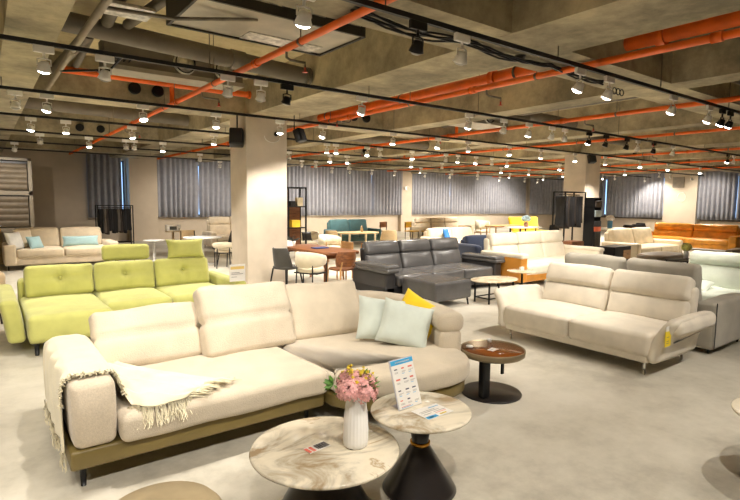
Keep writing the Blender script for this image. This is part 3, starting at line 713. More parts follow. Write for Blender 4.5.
# flowers
t=thing('flower_bouquet','pink hydrangea bouquet with yellow sprigs in the white ribbed vase','flowers',(1.60,2.25,.70))
M_pk=plain('pink_petals',(238,172,168),.7,var=.18,scale=40); M_lf=plain('green_leaf',(86,132,50),.6,var=.2,scale=30); M_yl=plain('yellow_sprig',(214,186,50),.6,var=.2,scale=30)
rnd=random.Random(5)
def petals(c,R,n,size,mb):
    for k in range(n):
        th=math.acos(rnd.uniform(-.55,1)); ph=rnd.uniform(0,2*PI); d=Vector((math.sin(th)*math.cos(ph),math.sin(th)*math.sin(ph),math.cos(th)))
        p=c+Vector((d.x*R[0],d.y*R[0],d.z*R[1]))*rnd.uniform(.82,1.05); a=d.orthogonal().normalized(); b_=d.cross(a); off=rnd.uniform(0,PI)
        for q in range(4):
            an=off+q*PI/2; u=a*math.cos(an)+b_*math.sin(an); w=d.cross(u)
            vs=[p,p+u*size*.55+w*size*.38+d*size*.1,p+u*size*1.05+d*size*.16+w*size*.1,p+u*size*1.05+d*size*.16-w*size*.1,p+u*size*.55-w*size*.38+d*size*.1]
            mb.add(vs,[(0,1,2,3,4)])
for c in ((.0,.0,.055),(.07,.015,.03),(-.065,-.02,.03),(.01,-.07,.02),(.0,.07,.045)):
    m=MB(); petals(Vector(c),(.066,.062),150,.017,m); m.build('flower_head',M_pk,t,smooth=False)
m=MB()
for k in range(16):
    an=rnd.uniform(0,2*PI); d=Vector((math.cos(an),math.sin(an),rnd.uniform(.1,.8))).normalized(); p=Vector((0,0,0)); e=d*rnd.uniform(.12,.16)+Vector((0,0,.01)); s_=d.cross(Vector((0,0,1))).normalized()*.018
    mid=e*.75; m.add([p,mid+s_,e,mid-s_,e*.6+Vector((0,0,.008))],[(0,1,4),(1,2,4),(2,3,4),(3,0,4)])
lc=Vector((-.11,.06,.05))
for k in range(14):
    d=Vector((rnd.uniform(-1,.2),rnd.uniform(-.5,.9),rnd.uniform(-.3,1))).normalized(); e=lc+d*.06; s_=d.orthogonal().normalized()*.012; m.add([lc,lc+d*.03+s_,e,lc+d*.03-s_],[(0,1,2,3)])
m.build('leaf',M_lf,t,smooth=False)
m=MB()
for k in range(38):
    d=Vector((rnd.uniform(-.5,.7),rnd.uniform(-.6,.8),rnd.uniform(.6,1.2))).normalized(); p=d*rnd.uniform(.1,.15); sz=.009
    a=d.orthogonal()*sz; b_=d.cross(a); m.add([p+a,p+b_,p-a,p-b_,p+d*sz*1.5],[(0,1,4),(1,2,4),(2,3,4),(3,0,4)])
    m.tube([(0,0,0),p],.0012,3)
m.build('yellow_sprig',M_yl,t,smooth=False)
m=MB(); [m.tube([(x,y,-.2),(x*.6,y*.6,.02)],.004,6) for x,y in ((0,0),(.015,.01),(-.012,.008))]; m.build('stem',M_lf,t)
# price card on the left table
M_card=plain('card_white',(226,222,214),.4,var=.02); M_red=plain('print_salmon',(216,110,92),.5); M_ink=plain('print_grey',(110,106,104),.5); M_blue=plain('print_blue',(60,160,210),.45); M_navyk=plain('print_dark',(56,58,80),.5)
def card(name,label,cat,loc,rz,w,h,items,rx=0,th=.0015,mat=None):
    """flat printed card in XY, items=(material,x0,x1,y0,y1) in 0..1"""
    t=thing(name,label,cat,loc,0); t.rotation_euler=Matrix(Matrix.Rotation(rz,3,'Z')@Matrix.Rotation(rx,3,'X')).to_euler()
    MB().box(-w/2,w/2,-h/2,h/2,0,th).build('card_sheet',mat or M_card,t,smooth=False)
    g={}
    for (m,a,b_,c,d) in items: g.setdefault(m.name,(m,MB()))[1].box(-w/2+a*w,-w/2+b_*w,-h/2+c*h,-h/2+d*h,th,th+.0006)
    for k,(m,mb) in g.items(): mb.build('printed_marks',m,t,smooth=False)
    return t
card('price_card','small grey and salmon striped card lying on the large marble table','card',(1.41,2.35,.4012),.12,.14,.07,[(M_red,0,.14,.1,.9),(M_red,.2,.34,.1,.9),(M_card,.36,.4,0,1),(M_ink,.45,1,.12,.9),(M_card,.5,.55,.2,.8),(M_card,.62,.66,.2,.8),(M_card,.74,.78,.2,.8),(M_card,.86,.88,.2,.8)])
# leaning sign
its=[(M_blue,.0,1,.90,1),(M_card,.2,.85,.935,.965)]
rn=random.Random(4)
for i,yy in enumerate((.80,.58,.36,.16)):
    for xx in (.1,.42,.72):
        if rn.random()<.85: its.append((M_navyk if rn.random()<.6 else M_red,xx,xx+rn.uniform(.1,.2),yy-.0,yy+rn.uniform(.02,.035)))
        its.append((M_ink,xx,xx+rn.uniform(.14,.24),yy-.05,yy-.044)); its.append((M_ink,xx,xx+rn.uniform(.1,.2),yy-.07,yy-.064))
        if rn.random()<.5: its.append((M_blue,xx,xx+.12,yy-.10,yy-.09))
its.append((M_red,.1,.5,.04,.05)); its.append((M_blue,.1,.6,.02,.03))
sg=card('sign_stand','tall white printed sign with blue header standing on the smaller marble table','sign',(2.035,2.34,.5+.140),.08,.19,.29,its,PI/2-.33,.006)
M_acr=plain('acrylic_edge',(196,196,206),.15)
MB().box(-.10,.10,-.15,.15,-.003,0).build('acrylic_back',M_acr,sg,smooth=False)
MB().add([(-.08,-.145,-.003),(.08,-.145,-.003),(.08,-.118,-.08),(-.08,-.118,-.08),(-.08,-.149,-.005),(.08,-.149,-.005),(.08,-.122,-.082),(-.08,-.122,-.082)],[(0,1,2,3),(7,6,5,4),(0,4,5,1),(2,6,7,3)]).build('acrylic_foot',M_acr,sg,smooth=False)
card('leaflet','folded leaflet with blue panel lying on the smaller marble table','leaflet',(2.10,2.165,.5015),.02,.21,.15,[(M_blue,.02,.42,.02,.22),(M_card,.08,.3,.08,.14),(M_ink,.1,.8,.55,.57),(M_ink,.1,.7,.65,.67),(M_red,.5,.9,.3,.33),(M_ink,.5,.95,.42,.44),(M_ink,.1,.4,.4,.42),(M_yl,.55,.8,.1,.18),(M_blue,.55,.95,.8,.84)])
# beige pouf bottom-left
MB_=MB().lathe([(0,.0),(.22,0),(.25,.03),(.27,.12),(.27,.30),(.262,.36),(.235,.39),(.14,.4),(0,.402)],n=48)
o=MB_.build('pouf',plain('tan_felt',(178,160,126),.95,bmp=.3,bscale=200)); o.location=(.57,2.27,0); tag(o,'round tan felt pouf, only its top showing at the bottom edge','pouf')
# side table right of the sofa
t=thing('side_table','round bronze-rimmed side table with brown glossy top and black disc base','side table',(3.68,3.03,0))
MB().lathe([(0,.0),(.27,0),(.275,.008),(.27,.016),(0,.018)],n=64).build('base_disc',plain('satin_black',(30,26,25),.3),t)
M_brz=plain('champagne_rim',(140,124,96),.35,.5)
MB().lathe([(0,.36),(.27,.36),(.29,.375),(.295,.42),(.285,.425),(.28,.41),(0,.41)],n=64).build('tray_rim',M_brz,t)
MB().lathe([(0,.411),(.279,.411),(.279,.414),(0,.415)],n=64).build('tabletop',plain('brown_lacquer',(118,66,28),.08,var=.3,scale=5,coat=.5),t)
MB().rbox(-.22,-.13,-.10,-.03,.016,.37,.015,2,.5).build('post',M_black,t)
MB().box(.02,.05,-.1,-.085,.2,.37).build('post_bracket',M_black,t,smooth=False)
card('price_card','small white card lying on the brown side table','card',(3.66,3.01,.4165),.2,.10,.065,[(M_red,.1,.9,.1,.14),(M_ink,.1,.7,.5,.55)])
o=MB().lathe([(0,0),(.028,0),(.034,.012),(.03,.02),(0,.016)],n=24).build('small_dish',M_white); o.location=(3.54,3.18,.4155); tag(o,'tiny pale dish on the brown side table','dish')
o=MB().lathe([(0,0),(.018,0),(.02,.03),(.012,.035),(0,.035)],n=20).build('small_cup',M_white); o.location=(3.84,3.20,.4155); tag(o,'tiny pale cup at the far rim of the brown side table','cup')
# partial round table at right edge
ctable((4.0,.87,0),.36,.45,'round marble coffee table cut off by the right edge of the picture',False)

# ------------------------------------------------------------------ GREEN SOFA
t=thing('green_sofa','long lime green tufted fabric sofa with chaise on its left','sofa',(0,0,0))
gx0,gx1=.33,2.82
MB().rbox(gx0+.02,1.17,6.66,8.3,.14,.27,.03,2,.4).build('base_frame',F_green,t); MB().rbox(1.18,gx1-.02,7.05,8.3,.14,.27,.03,2,.4).build('base_frame',F_green,t)
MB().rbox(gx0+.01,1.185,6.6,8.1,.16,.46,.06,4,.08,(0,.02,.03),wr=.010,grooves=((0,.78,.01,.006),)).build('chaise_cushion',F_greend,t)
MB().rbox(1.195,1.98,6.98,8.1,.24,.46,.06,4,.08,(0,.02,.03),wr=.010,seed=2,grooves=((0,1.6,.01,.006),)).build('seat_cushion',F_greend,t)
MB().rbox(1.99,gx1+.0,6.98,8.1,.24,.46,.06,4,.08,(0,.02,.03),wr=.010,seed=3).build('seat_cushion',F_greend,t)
MB().rbox(gx0,gx1,8.1,8.34,.2,.68,.06,3,.15,wr=.006).build('back_frame',F_green,t)
def tuft(loc,w_,h_,th,rx,seed):
    m=MB(); fn=TR(loc,rx)
    def f(p):
        q=p.copy(); d=math.hypot(q.x,q.z-h_*.55); 
        if q.y<0: q.y+=.075*math.exp(-(d/.05)**2)+.03*math.exp(-(q.x/.022)**2)*math.exp(-(d/.28)**2)+.028*math.exp(-((q.z-h_*.55)/.02)**2)*math.exp(-(d/.3)**2)
        return fn(q)
    m.rbox(-w_/2,w_/2,-th/2,th/2,0,h_,.06,5,.035,(0,.05,.0),wr=.012,wf=5,seed=seed,fn=f)
    c=m.build('back_cushion',F_green,t)
    b_=MB().lathe([(0,.006),(.014,.003),(.018,-.004)],n=16,fn=lambda p:fn(Vector((p.x,-th/2-.0-p.z,p.y+h_*.55)))); b_.build('button',F_green,c)
tuft((.79,7.90,.45),.79,.42,.2,-.3,1); tuft((1.59,7.90,.45),.79,.42,.2,-.3,2); tuft((2.39,7.90,.45),.79,.42,.2,-.3,3)
def garm(x0,x1,y0,y1,z1,s_):
    m=MB(); m.rbox(x0,x1,y0,y1,.14,z1,.05,4,.09,(.015,.01,.01),wr=.006,fn=lambda p:Vector((p.x+s_*.07*max(0,(p.z-.14)/.5)**1.5,p.y,p.z))); m.build('armrest',F_green,t)
garm(gx0-.17,gx0-.0,6.80,8.25,.62,-1); garm(gx1+.005,gx1+.17,6.90,8.25,.60,0)
# headrest
MB().rbox(-.32,.32,-.06,.06,0,.22,.05,4,.07,(0,.02,.01),wr=.006,fn=TR((1.66,8.16,.86),-.05)).build('headrest',F_green,t)
m=MB(); m.tube([(1.55,8.2,.7),(1.55,8.18,.95)],.01,8); m.tube([(1.78,8.2,.7),(1.78,8.18,.95)],.01,8); m.build('headrest_post',M_chrome,t)
legset(t,[(.42,6.72),(1.1,6.72),(2.7,7.15),(.42,8.2),(2.7,8.2)],.17,M_black,.03)
pil('small lime green cushion sitting on top of the green sofa back at right',(2.46,7.98,1.0),(.56,.30,.17),F_green,-.3,-.05,seed=5,pinch=.1)
t=thing('lounge_chair','rounded tan chair back just behind the left arm of the green sofa','chair',(.0,8.75,0)); MB().rbox(-.5,.22,-.12,.1,.14,.74,.1,4,.1,wr=.01).build('backrest',fabric('tan_boucle',(196,172,136),160,.5),t); MB().rbox(-.5,.22,.1,.7,.14,.44,.06,3,.2).build('seat',MC['tan_boucle'],t); legset(t,[(-.42,.6),(.15,.6),(-.42,-.05),(.15,-.05)],.16,M_black)
t=thing('price_sign','white price sign clipped to the right arm of the green sofa','sign',(2.83,6.87,.61)); 
MB().box(-.115,.115,-.004,.004,-.0,.24,).build('card_sheet',M_card,t,smooth=False); MB().box(-.1,.1,-.0055,-.004,.17,.21).build('printed_marks',plain('print_gold',(220,190,110),.5),t,smooth=False)
m=MB(); [m.box(-.09,-.09+w_,-.0055,-.004,z_,z_+.006) for w_,z_ in ((.12,.12),(.17,.1),(.08,.06))]; m.build('printed_marks',M_ink,t,smooth=False)

# ------------------------------------------------------------------ RIGHT SOFA (faces -X)
SW=plain('tan_trim',(190,170,140),.8)
rs=sofa('power_sofa','cream two-seat sofa with tall split back cushions and yellow tag on its arm','sofa',(5.30,3.30,0),-PI/2,1.84,1.05,F_beige,2,.44,.24,.13,arm='none',aw=.17,bh=.95,bt=.16,rec=.36,head=1,hsplit=.52,legm=M_chrome,wr=.012,arms=(0,0))
for o in list(rs.children):
    pass
def rarm(s_):
    m=MB()
    def f(p):
        k=(p.z-.14)/.46; q=Vector((p.x+s_*(.16*max(0,k)**2.2),p.y+.06*k*(1 if p.y<.5 else .3),p.z)); return q
    x0,x1=(-1.0,-.88) if s_<0 else (.88,1.0)
    m.rbox(x0,x1,-.02,.95,.15,.60,.07,5,.06,(.02,0,.02),wr=.012,fn=f); m.build('armrest',F_beige,rs)
    m=MB(); m.rbox(x0+s_*.12,x1+s_*.16,.1,.98,.44,.60,.06,4,.08,(.01,0,.02),wr=.01,seed=4); m.build('arm_pad',F_beige,rs)
rarm(-1); rarm(1)
m=MB(); m.tube([(1.06,.2,.36),(1.06,.92,.4)],.008,6); m.build('arm_zip',M_chrome,rs)
t=thing('price_tag','bright yellow price tag hanging from the arm of the cream power sofa','tag',(5.32,2.225,.36),0)
M_tag=plain('yellow_card',(236,206,30),.5,var=.03)
MB().box(-.06,.06,-.004,0,0,.15).build('card_sheet',M_tag,t,smooth=False); MB().box(-.045,.02,-.002,.002,.15,.2).build('tag_top',M_card,t,smooth=False)
m=MB(); [m.box(-.03,.02,-.0055,-.004,z_,z_+.005) for z_ in (.03,.05,.09)]; m.build('printed_marks',M_ink,t,smooth=False)
# back-to-back grey sofa (faces +X)
gs=sofa('grey_sofa','stone grey fabric sofa standing back to back with the cream power sofa','sofa',(7.76,3.45,0),PI/2,2.30,1.09,F_stone,2,.44,.2,.06,arm='box',aw=.22,ah=.62,bh=.72,bt=.2,rec=.2,wr=.01)
def loosec(y,lab,rz=0):
    m=MB().rbox(-.43,.43,-.09,.09,0,.60,.06,4,.07,(0,.04,0),wr=.02,wf=4,seed=int(y*10),fn=TR((y-3.45,.84,.44),-.16,0,rz)); return m.build('loose_back_cushion',F_stone,gs)
loosec(2.97,'');loosec(3.88,'')
# piping on the near arm front (dark seam)
m=MB(); m.tube([(-1.155,1.06,.08),(-1.158,1.065,.56),(-1.15,1.04,.615)],.006,6); m.build('piping',plain('dark_piping',(60,56,52),.7),gs)
# mint-white sofa, far right
sofa('pale_sofa','pale mint-white sofa with tall backrest at the right edge','sofa',(8.45,2.7,0),-PI/2,2.3,1.0,F_mintsofa,2,.45,.2,.12,arm='box',aw=.2,ah=.58,bh=1.0,bt=.16,rec=.3,head=1,hsplit=.66,wr=.01)
pil('small pale mint cushion lying on the pale sofa at the right edge',(8.75,3.3,.5),(.4,.34,.12),F_mintsofa,-1.2,-PI/2,seed=8)

# ------------------------------------------------------------------ GREY LEATHER SOFA
sofa('leather_sofa','charcoal leather recliner sofa with padded arms beyond the dining chair','sofa',(7.07,6.9,0),0,3.15,1.12,F_grey,3,.44,.2,.1,base=leather('black_leather',(24,23,24),.45),armm=leather('dark_grey_leather',(52,50,50),.35),arm='pad',aw=.3,ah=.64,bh=.98,bt=.16,rec=.34,head=1,hsplit=.58,quilt=True,wr=.008)
t=thing('footstool','charcoal leather chaise footstool in front of the charcoal sofa','footstool',(6.22,5.95,0))
MB().rbox(-.43,.43,0,.86,.12,.44,.05,4,.12,(0,0,.02),wr=.005).build('stool_body',F_grey,t)
legset(t,[(-.37,.08),(.37,.06),(-.37,.8),(.37,.8)],.13,M_black,.02,splay=.03)

# ------------------------------------------------------------------ OVAL TABLES
Mb2=marble('pale_marble',(222,208,180),(190,164,124))
t=thing('oval_coffee_table','oval pale marble coffee table on thin black frame','coffee table',(7.22,5.95,0))
MB().puff(ell(0,0,.50,.34),.38,.40,.008,0,2).build('tabletop',Mb2,t)
for (x,y) in ((-.32,-.16),(.32,-.16),(-.32,.16),(.32,.16)): MB().box(x-.012,x+.012,y-.012,y+.012,0,.38).build('leg',M_black,t,smooth=False)
m=MB(); [m.box(-.32,.32,y-.01,y+.01,.08,.10) for y in (-.16,.16)]; [m.box(x-.01,x+.01,-.16,.16,.08,.1) for x in (-.32,.32)]; m.build('stretcher',M_black,t,smooth=False)
t=thing('side_table','small round white side table between oval table and orange-sided sofa','side table',(8.0,5.95,0))
MB().lathe([(0,.47),(.27,.47),(.28,.48),(.27,.49),(0,.49)],n=48).build('tabletop',Mb2,t); MB().lathe([(0,0),(.17,0),(.17,.01),(.02,.02),(.02,.47),(0,.47)],n=24).build('pedestal',M_black,t)
t=thing('price_sign','small white price block on the small round side table','sign',(8.05,6.0,.49)); MB().box(-.05,.05,-.02,.02,0,.06).build('card_block',M_card,t,smooth=False)

# ------------------------------------------------------------------ WHITE / ORANGE SOFA
sofa('two_tone_sofa','cream leather three-seat sofa with orange leather outer side panels','sofa',(10.2,6.45,0),0,3.1,1.15,F_white,3,.46,.2,.12,base=F_tan,arm='box',aw=.2,ah=.66,bh=1.08,bt=.18,rec=.24,head=1,hsplit=.58,armm=(F_tan,F_white),armcap=True,wr=.01)
# ================================================================== DISTANT FURNITURE
def chair(name,label,loc,rz,seatm,backm,legm,style='shell',h=.80,group=None,w=.5):
    """faces local -Y"""
    t=thing(name,label,'chair',loc,rz,group)
    if style=='arm':      # curved low back armchair
        MB().puff(ell(0,0,w*.44,.22,32,2.6),.40,.48,.03,.01).build('seat',seatm,t)
        pts=[(w*.5*math.cos(a),.02+.26*math.sin(a)) for a in [(-.15+1.3*i/16)*PI for i in range(17)]]
        pts=[(w*.5*math.sin(a),.26*math.cos(a)-.0) for a in [(-.62+1.24*i/18)*PI for i in range(19)]]
        pr=[]
        for i in range(19):
            u=abs(i-9)/9; z1=h-.10*u*u; z0=.50+.10*u*u*.8; pr.append([(o_,z_) for o_,z_ in ((-.02,z0),(.025,z0),(.03,(z0+z1)/2),(.02,z1),(-.02,z1),(-.03,(z0+z1)/2))])
        MB().sweep(pts,pr).build('backrest',backm,t)
        for (x,y) in ((-w*.46,-.14),(w*.46,-.14)): MB().tube([(x,y,0),(x,y,.62)],.014,8).build('leg',legm,t)
        for (x,y) in ((-w*.3,.22),(w*.3,.22)): MB().tube([(x*1.1,y+.03,0),(x,y,.55)],.014,8).build('leg',legm,t)
        m=MB(); m.rbox(-w*.46,w*.46,-.15,.2,.38,.405,.01,1,.3); m.build('seat_frame',legm,t)
    elif style=='shell':
        MB().puff(ell(0,0,w*.47,.24,32,2.8),.42,.48,.025,.005).build('seat',seatm,t)
        def f(p):
            k=(p.z-.44)/(h-.44); return Vector((p.x*(1-.25*max(0,k)**2),p.y+.10*k+ -.18*(p.x/(w*.5))**2,p.z))
        MB().rbox(-w*.46,w*.46,.2,.24,.44,h,.02,2,.05,fn=f).build('backrest',backm,t)
        for (x,y) in ((-.2,-.2),(.2,-.2),(-.2,.2),(.2,.2)): MB().tube([(x*1.15,y*1.2,0),(x*.9,y*.9,.43)],[.012,.018],8).build('leg',legm,t)
    elif style=='wood':
        MB().puff(ell(0,0,w*.46,.22,32,3),.43,.47,.015,.004).build('seat',seatm,t)
        def f(p):
            k=(p.z-.50)/(h-.50); s_=1-.18*abs(2*k-1)**2.2; return Vector((p.x*s_,p.y+.05*k-.12*(p.x/(w*.5))**2,p.z))
        MB().rbox(-w*.5,w*.5,.2,.225,.50,h,.012,2,.04,fn=f).build('backrest',backm,t)
        for (x,y) in ((-.19,-.18),(.19,-.18)): MB().tube([(x*1.1,y*1.1,0),(x,y,.44)],[.013,.018],8).build('leg',legm,t)
        for (x,y) in ((-.19,.19),(.19,.19)): MB().tube([(x*1.1,y*1.25,0),(x,y,.44),(x*.9,y+.03,.6)],[.013,.018,.014],8).build('leg',legm,t)
    else:                 # slat
        MB().rbox(-w*.45,w*.45,-.22,.22,.43,.47,.015,2,.3).build('seat',seatm,t)
        MB().rbox(-w*.45,w*.45,.2,.225,.6,h,.012,2,.3).build('backrest',backm,t)
        for (x,y) in ((-.2,-.2),(.2,-.2)): MB().tube([(x,y,0),(x,y,.44)],.018,8).build('leg',legm,t)
        for (x,y) in ((-.2,.21),(.2,.21)): MB().tube([(x,y,0),(x,y,h-.02)],.018,8).build('leg',legm,t)
    return t
F_chg=fabric('dark_grey_felt',(70,68,64),200,.3); F_chc=fabric('cream_boucle',(216,204,178),160,.5); F_chb=leather('taupe_shell',(190,164,124)); F_blk=leather('black_leather',(24,23,24),.45)
# dining set by the near pillar
t=thing('dining_table','walnut live-edge dining table beside the near pillar','table',(5.62,9.35,0))
out=[]
for k in range(40):
    u=k/40*2*PI; c,s_=math.cos(u),math.sin(u); x=.44*abs(c)**.25*(1 if c>0 else -1); y=1.02*abs(s_)**.25*(1 if s_>0 else -1); out.append((x+.03*noise.noise(Vector((y*2,3,0))),y))
MB().puff(out,.70,.755,.012,0,2).build('tabletop',W_dark,t)
for (x,y) in ((-.33,-.85),(.33,-.85),(-.33,.85),(.33,.85)): MB().tube([(x*1.05,y*1.02,0),(x,y,.71)],[.028,.038],10).build('leg',W_dark,t)
m=MB(); m.box(-.33,.33,-.87,-.83,.62,.70); m.box(-.33,.33,.83,.87,.62,.7); m.build('apron',W_dark,t,smooth=False)
chair('dining_chair','dark grey felt shell chair between the near pillar and white armchair',(4.72,9.02,0),PI/2+.35,F_chg,F_chg,M_black,'shell',.84)
chair('dining_chair','cream curved-back armchair with thin black legs left of the walnut table',(4.95,8.47,0),PI/2+.5,F_chc,F_chc,M_black,'arm',.80,w=.56)
chair('dining_chair','brown plywood-back chair on pale legs, at the near end of the walnut table',(5.5,8.24,0),PI+.15+PI,W_dark,W_dark,W_light,'wood',.80) .rotation_euler.z=PI*1.0+.1
chair('dining_chair','pale oak-legged chair with cream seat on the far side of the walnut table',(6.45,9.0,0),-PI/2,F_chc,W_light,W_light,'slat',.82)
chair('dining_chair','pale oak-legged chair with cream seat behind the walnut table, farther one',(6.45,9.75,0),-PI/2,F_chc,W_light,W_light,'slat',.82)
tag(MB().box(-.16,.16,-.1,.1,0,.02).build('book',plain('book_blue',(52,70,120),.5),smooth=False,loc=(5.62,9.25,.756)),'dark blue book lying on the walnut dining table','book')
o=thing('table_plant','small black and white potted sprig on the far end of the walnut table','plant',(5.45,10.1,.756))
MB().lathe([(0,0),(.05,0),(.06,.1),(.05,.1),(0,.09)],n=24).build('pot',M_white,o)
m=MB(); rnd=random.Random(8)
for k in range(26):
    d=Vector((rnd.uniform(-1,1),rnd.uniform(-1,1),rnd.uniform(.2,1))).normalized(); e=d*rnd.uniform(.1,.2)+Vector((0,0,.1)); s_=d.orthogonal().normalized()*.02; b0=Vector((0,0,.09)); mid=(b0+e)/2; m.add([b0,mid+s_,e,mid-s_],[(0,1,2,3)])
m.build('leaf',plain('dark_leaf',(50,52,44),.6),o,smooth=False)
tag(pil('x',(5.3,10.05,.8),(.22,.2,.09),M_white,-.4,seed=4,name='folded_napkin'),'crumpled white cloth beside the sprig on the walnut table','napkin')
# tall shelf
t=thing('display_shelf','tall black metal shelf with brown wood back behind the walnut table','shelf',(7.17,13.2,0))
m=MB()
for x in (-.28,.28):
    for y in (-.17,.17): m.box(x-.02,x+.02,y-.02,y+.02,0,2.12)
for z in (2.1,):
    m.box(-.28,.28,-.19,-.15,z-.02,z+.02); m.box(-.28,.28,.15,.19,z-.02,z+.02); m.box(-.3,-.26,-.17,.17,z-.02,z+.02); m.box(.26,.3,-.17,.17,z-.02,z+.02)
m.build('shelf_frame',M_black,t,smooth=False)
for z in (.3,.95,1.55): MB().box(-.28,.28,-.18,.18,z,z+.035).build('shelf_board',W_black,t,smooth=False)
for a,b_ in ((.34,.95),(.99,1.55),(1.59,1.7)): MB().box(-.26,.26,.14,.17,a,b_).build('back_panel',W_dark,t,smooth=False)
tag(MB().box(-.13,.13,-.1,.1,0,.2).build('storage_box',plain('yellow_box',(226,186,50),.6),smooth=False,loc=(7.12,13.1,.986)),'yellow patterned box in the middle of the tall black shelf','box')
tag(MB().box(-.09,.09,-.08,.08,0,.24).build('storage_box',plain('cream_box',(220,206,176),.6),smooth=False,loc=(7.26,13.1,1.586)),'cream box on the top board of the tall black shelf','box')
tag(MB().box(-.08,.08,-.08,.08,0,.14).build('storage_box',plain('black_box',(34,30,28),.6),smooth=False,loc=(7.04,13.1,1.586)),'dark box on the top board of the tall black shelf','box')
# second dining group
t=thing('dining_table','pale round-cornered dining table before the teal sofa','table',(9.7,13.6,0))
MB().puff(ell(0,0,.7,.45,48,3),.71,.75,.015,0,2).build('tabletop',plain('pale_top',(206,182,140),.3),t)
for (x,y) in ((-.5,-.25),(.5,-.25),(-.5,.25),(.5,.25)): MB().tube([(x,y,0),(x,y,.71)],.035,10).build('leg',F_ivory,t)
chair('dining_chair','taupe shell chair left of the pale dining table',(8.55,13.2,0),PI/2+.3,F_chb,F_chb,M_black,'shell',.86,w=.6)
chair('dining_chair','taupe shell chair at the near right of the pale dining table',(10.15,12.6,0),PI-.5,F_chb,F_chb,M_black,'shell',.86,w=.6)
chair('lounge_chair','cream boucle armchair right of the tall black shelf',(7.75,12.2,0),.3,F_chc,F_chc,W_light,'arm',.80,w=.72)
chair('lounge_chair','white armchair with dark cushion right behind the walnut table',(7.95,13.9,0),-.3,F_chc,F_chc,W_light,'arm',.82,w=.8)
pil('small black patterned cushion on the white armchair',(7.92,13.8,.66),(.34,.28,.1),F_blk,-.3,seed=2)
o=MB().lathe([(0,0),(.04,0),(.05,.08),(.03,.14),(.025,.2),(0,.2)],n=20).build('table_vase',F_chb); o.location=(9.85,13.6,.752); tag(o,'small taupe bottle vase on the pale dining table','vase')
sofa('teal_sofa','two-seat teal fabric sofa under the grey curtains','sofa',(12.35,17.2,0),0,2.3,1.0,F_teal,2,.44,.2,.1,arm='box',aw=.2,ah=.58,bh=.98,bt=.2)
# two chairs beside the back pier
chair('dining_chair','brown wooden chair left of the yellow-seat chair by the back wall',(14.1,17.6,0),.2,W_dark,W_dark,M_black,'slat',.85,w=.56)
chair('dining_chair','wooden chair with mustard yellow back near the back wall pier',(15.1,17.1,0),.2,plain('mustard',(214,166,50),.6),plain('mustard',(214,166,50),.6),M_black,'slat',.85,w=.56)
t=thing('bench','mustard yellow bench on black legs beside the yellow chair','bench',(15.9,16.7,0)); MB().rbox(-.45,.45,-.2,.2,.42,.48,.02,2,.4).build('seat',plain('mustard',(214,166,50),.6),t); legset(t,[(-.4,-.15),(.4,-.15),(-.4,.15),(.4,.15)],.43,M_black,.018)
# far cream sofas
sofa('cream_sofa','long cream three-seat sofa under the curtains right of the back pier','sofa',(17.3,16.9,0),0,3.2,1.1,F_ivory,3,.45,.2,.1,arm='box',aw=.22,ah=.62,bh=1.0,bt=.2,head=1)
sofa('cream_sofa','low cream sofa with blue throw pillow beyond the charcoal sofa','sofa',(13.2,12.0,0),0,2.6,1.1,F_ivory,2,.42,.2,.1,arm='box',aw=.22,ah=.56,bh=.86,bt=.2)
pil('bright blue cushion on the low cream sofa beyond the charcoal sofa',(12.75,12.65,.64),(.34,.4,.12),plain('sky_blue_cloth',(52,120,190),.8),-.3,.3,seed=4)
sofa('armchair','deep navy blue lounge sofa with sloping arm behind the charcoal sofa','sofa',(10.2,8.3,0),-.15,1.2,1.0,F_navy,1,.42,.2,.08,arm='flare',aw=.2,ah=.70,bh=.90,bt=.22,rec=.3)
t=thing('side_table','low oak side table beyond the navy lounge sofa','table',(18.2,14.6,0)); MB().rbox(-.9,.9,-.3,.3,.7,.76,.02,2,.5).build('tabletop',W_light,t)
for (x,y) in ((-.8,-.25),(.8,-.25),(-.8,.25),(.8,.25)): MB().tube([(x,y,0),(x,y,.71)],.03,8).build('leg',W_light,t)
chair('lounge_chair','cream armchair between the oak table and the far bouquet table',(18.0,15.6,0),.2,F_chc,F_chc,W_light,'arm',.95,w=.9)
t=thing('dining_table','white round-ended table with a blue and white bouquet before the yellow backrest','table',(17.7,13.2,0))
MB().puff(ell(0,0,.9,.5,48,3),.72,.76,.015,0,2).build('tabletop',M_card,t)
for (x,y) in ((-.5,-.25),(.5,-.25),(-.5,.25),(.5,.25)): MB().tube([(x,y,0),(x,y,.72)],.03,8).build('leg',M_black,t)
t=thing('flower_bouquet','blue and white bouquet in a pink vase on the white far table','flowers',(17.75,13.1,.76))
MB().lathe([(0,0),(.08,0),(.1,.12),(.06,.2),(0,.2)],n=20).build('vase_body',plain('pink_vase',(206,150,120),.4),t)
m=MB(); petals(Vector((0,0,.33)),(.17,.13),160,.05,m); m.build('flower_head',plain('blue_white_petals',(176,200,220),.7,var=.35,scale=12),t,smooth=False)
m=MB().rbox(-1.0,1.0,-.06,.1,.45,1.08,.08,3,.15,fn=lambda p:Vector((p.x*(1+.12*(p.z-.45)),p.y+.2*(p.z-.45),p.z)))
t=thing('yellow_sofa','bright yellow sofa behind the far bouquet','sofa',(20.4,15.1,0)); m.build('backrest',F_yellow,t); MB().rbox(-1.0,1.0,-.7,.0,.12,.46,.06,3,.2).build('seat',F_yellow,t); legset(t,[(-.7,-.6),(.7,-.6),(-.7,-.05),(.7,-.05)],.13,M_black)
chair('dining_chair','black chair right of the white far table',(18.9,12.5,0),-.6,F_blk,F_blk,M_black,'shell',.84,w=.5,group=None)
chair('dining_chair','black chair between the white far table and the garment rack',(19.3,12.0,0),-1.0,F_blk,F_blk,M_black,'shell',.84,w=.5)
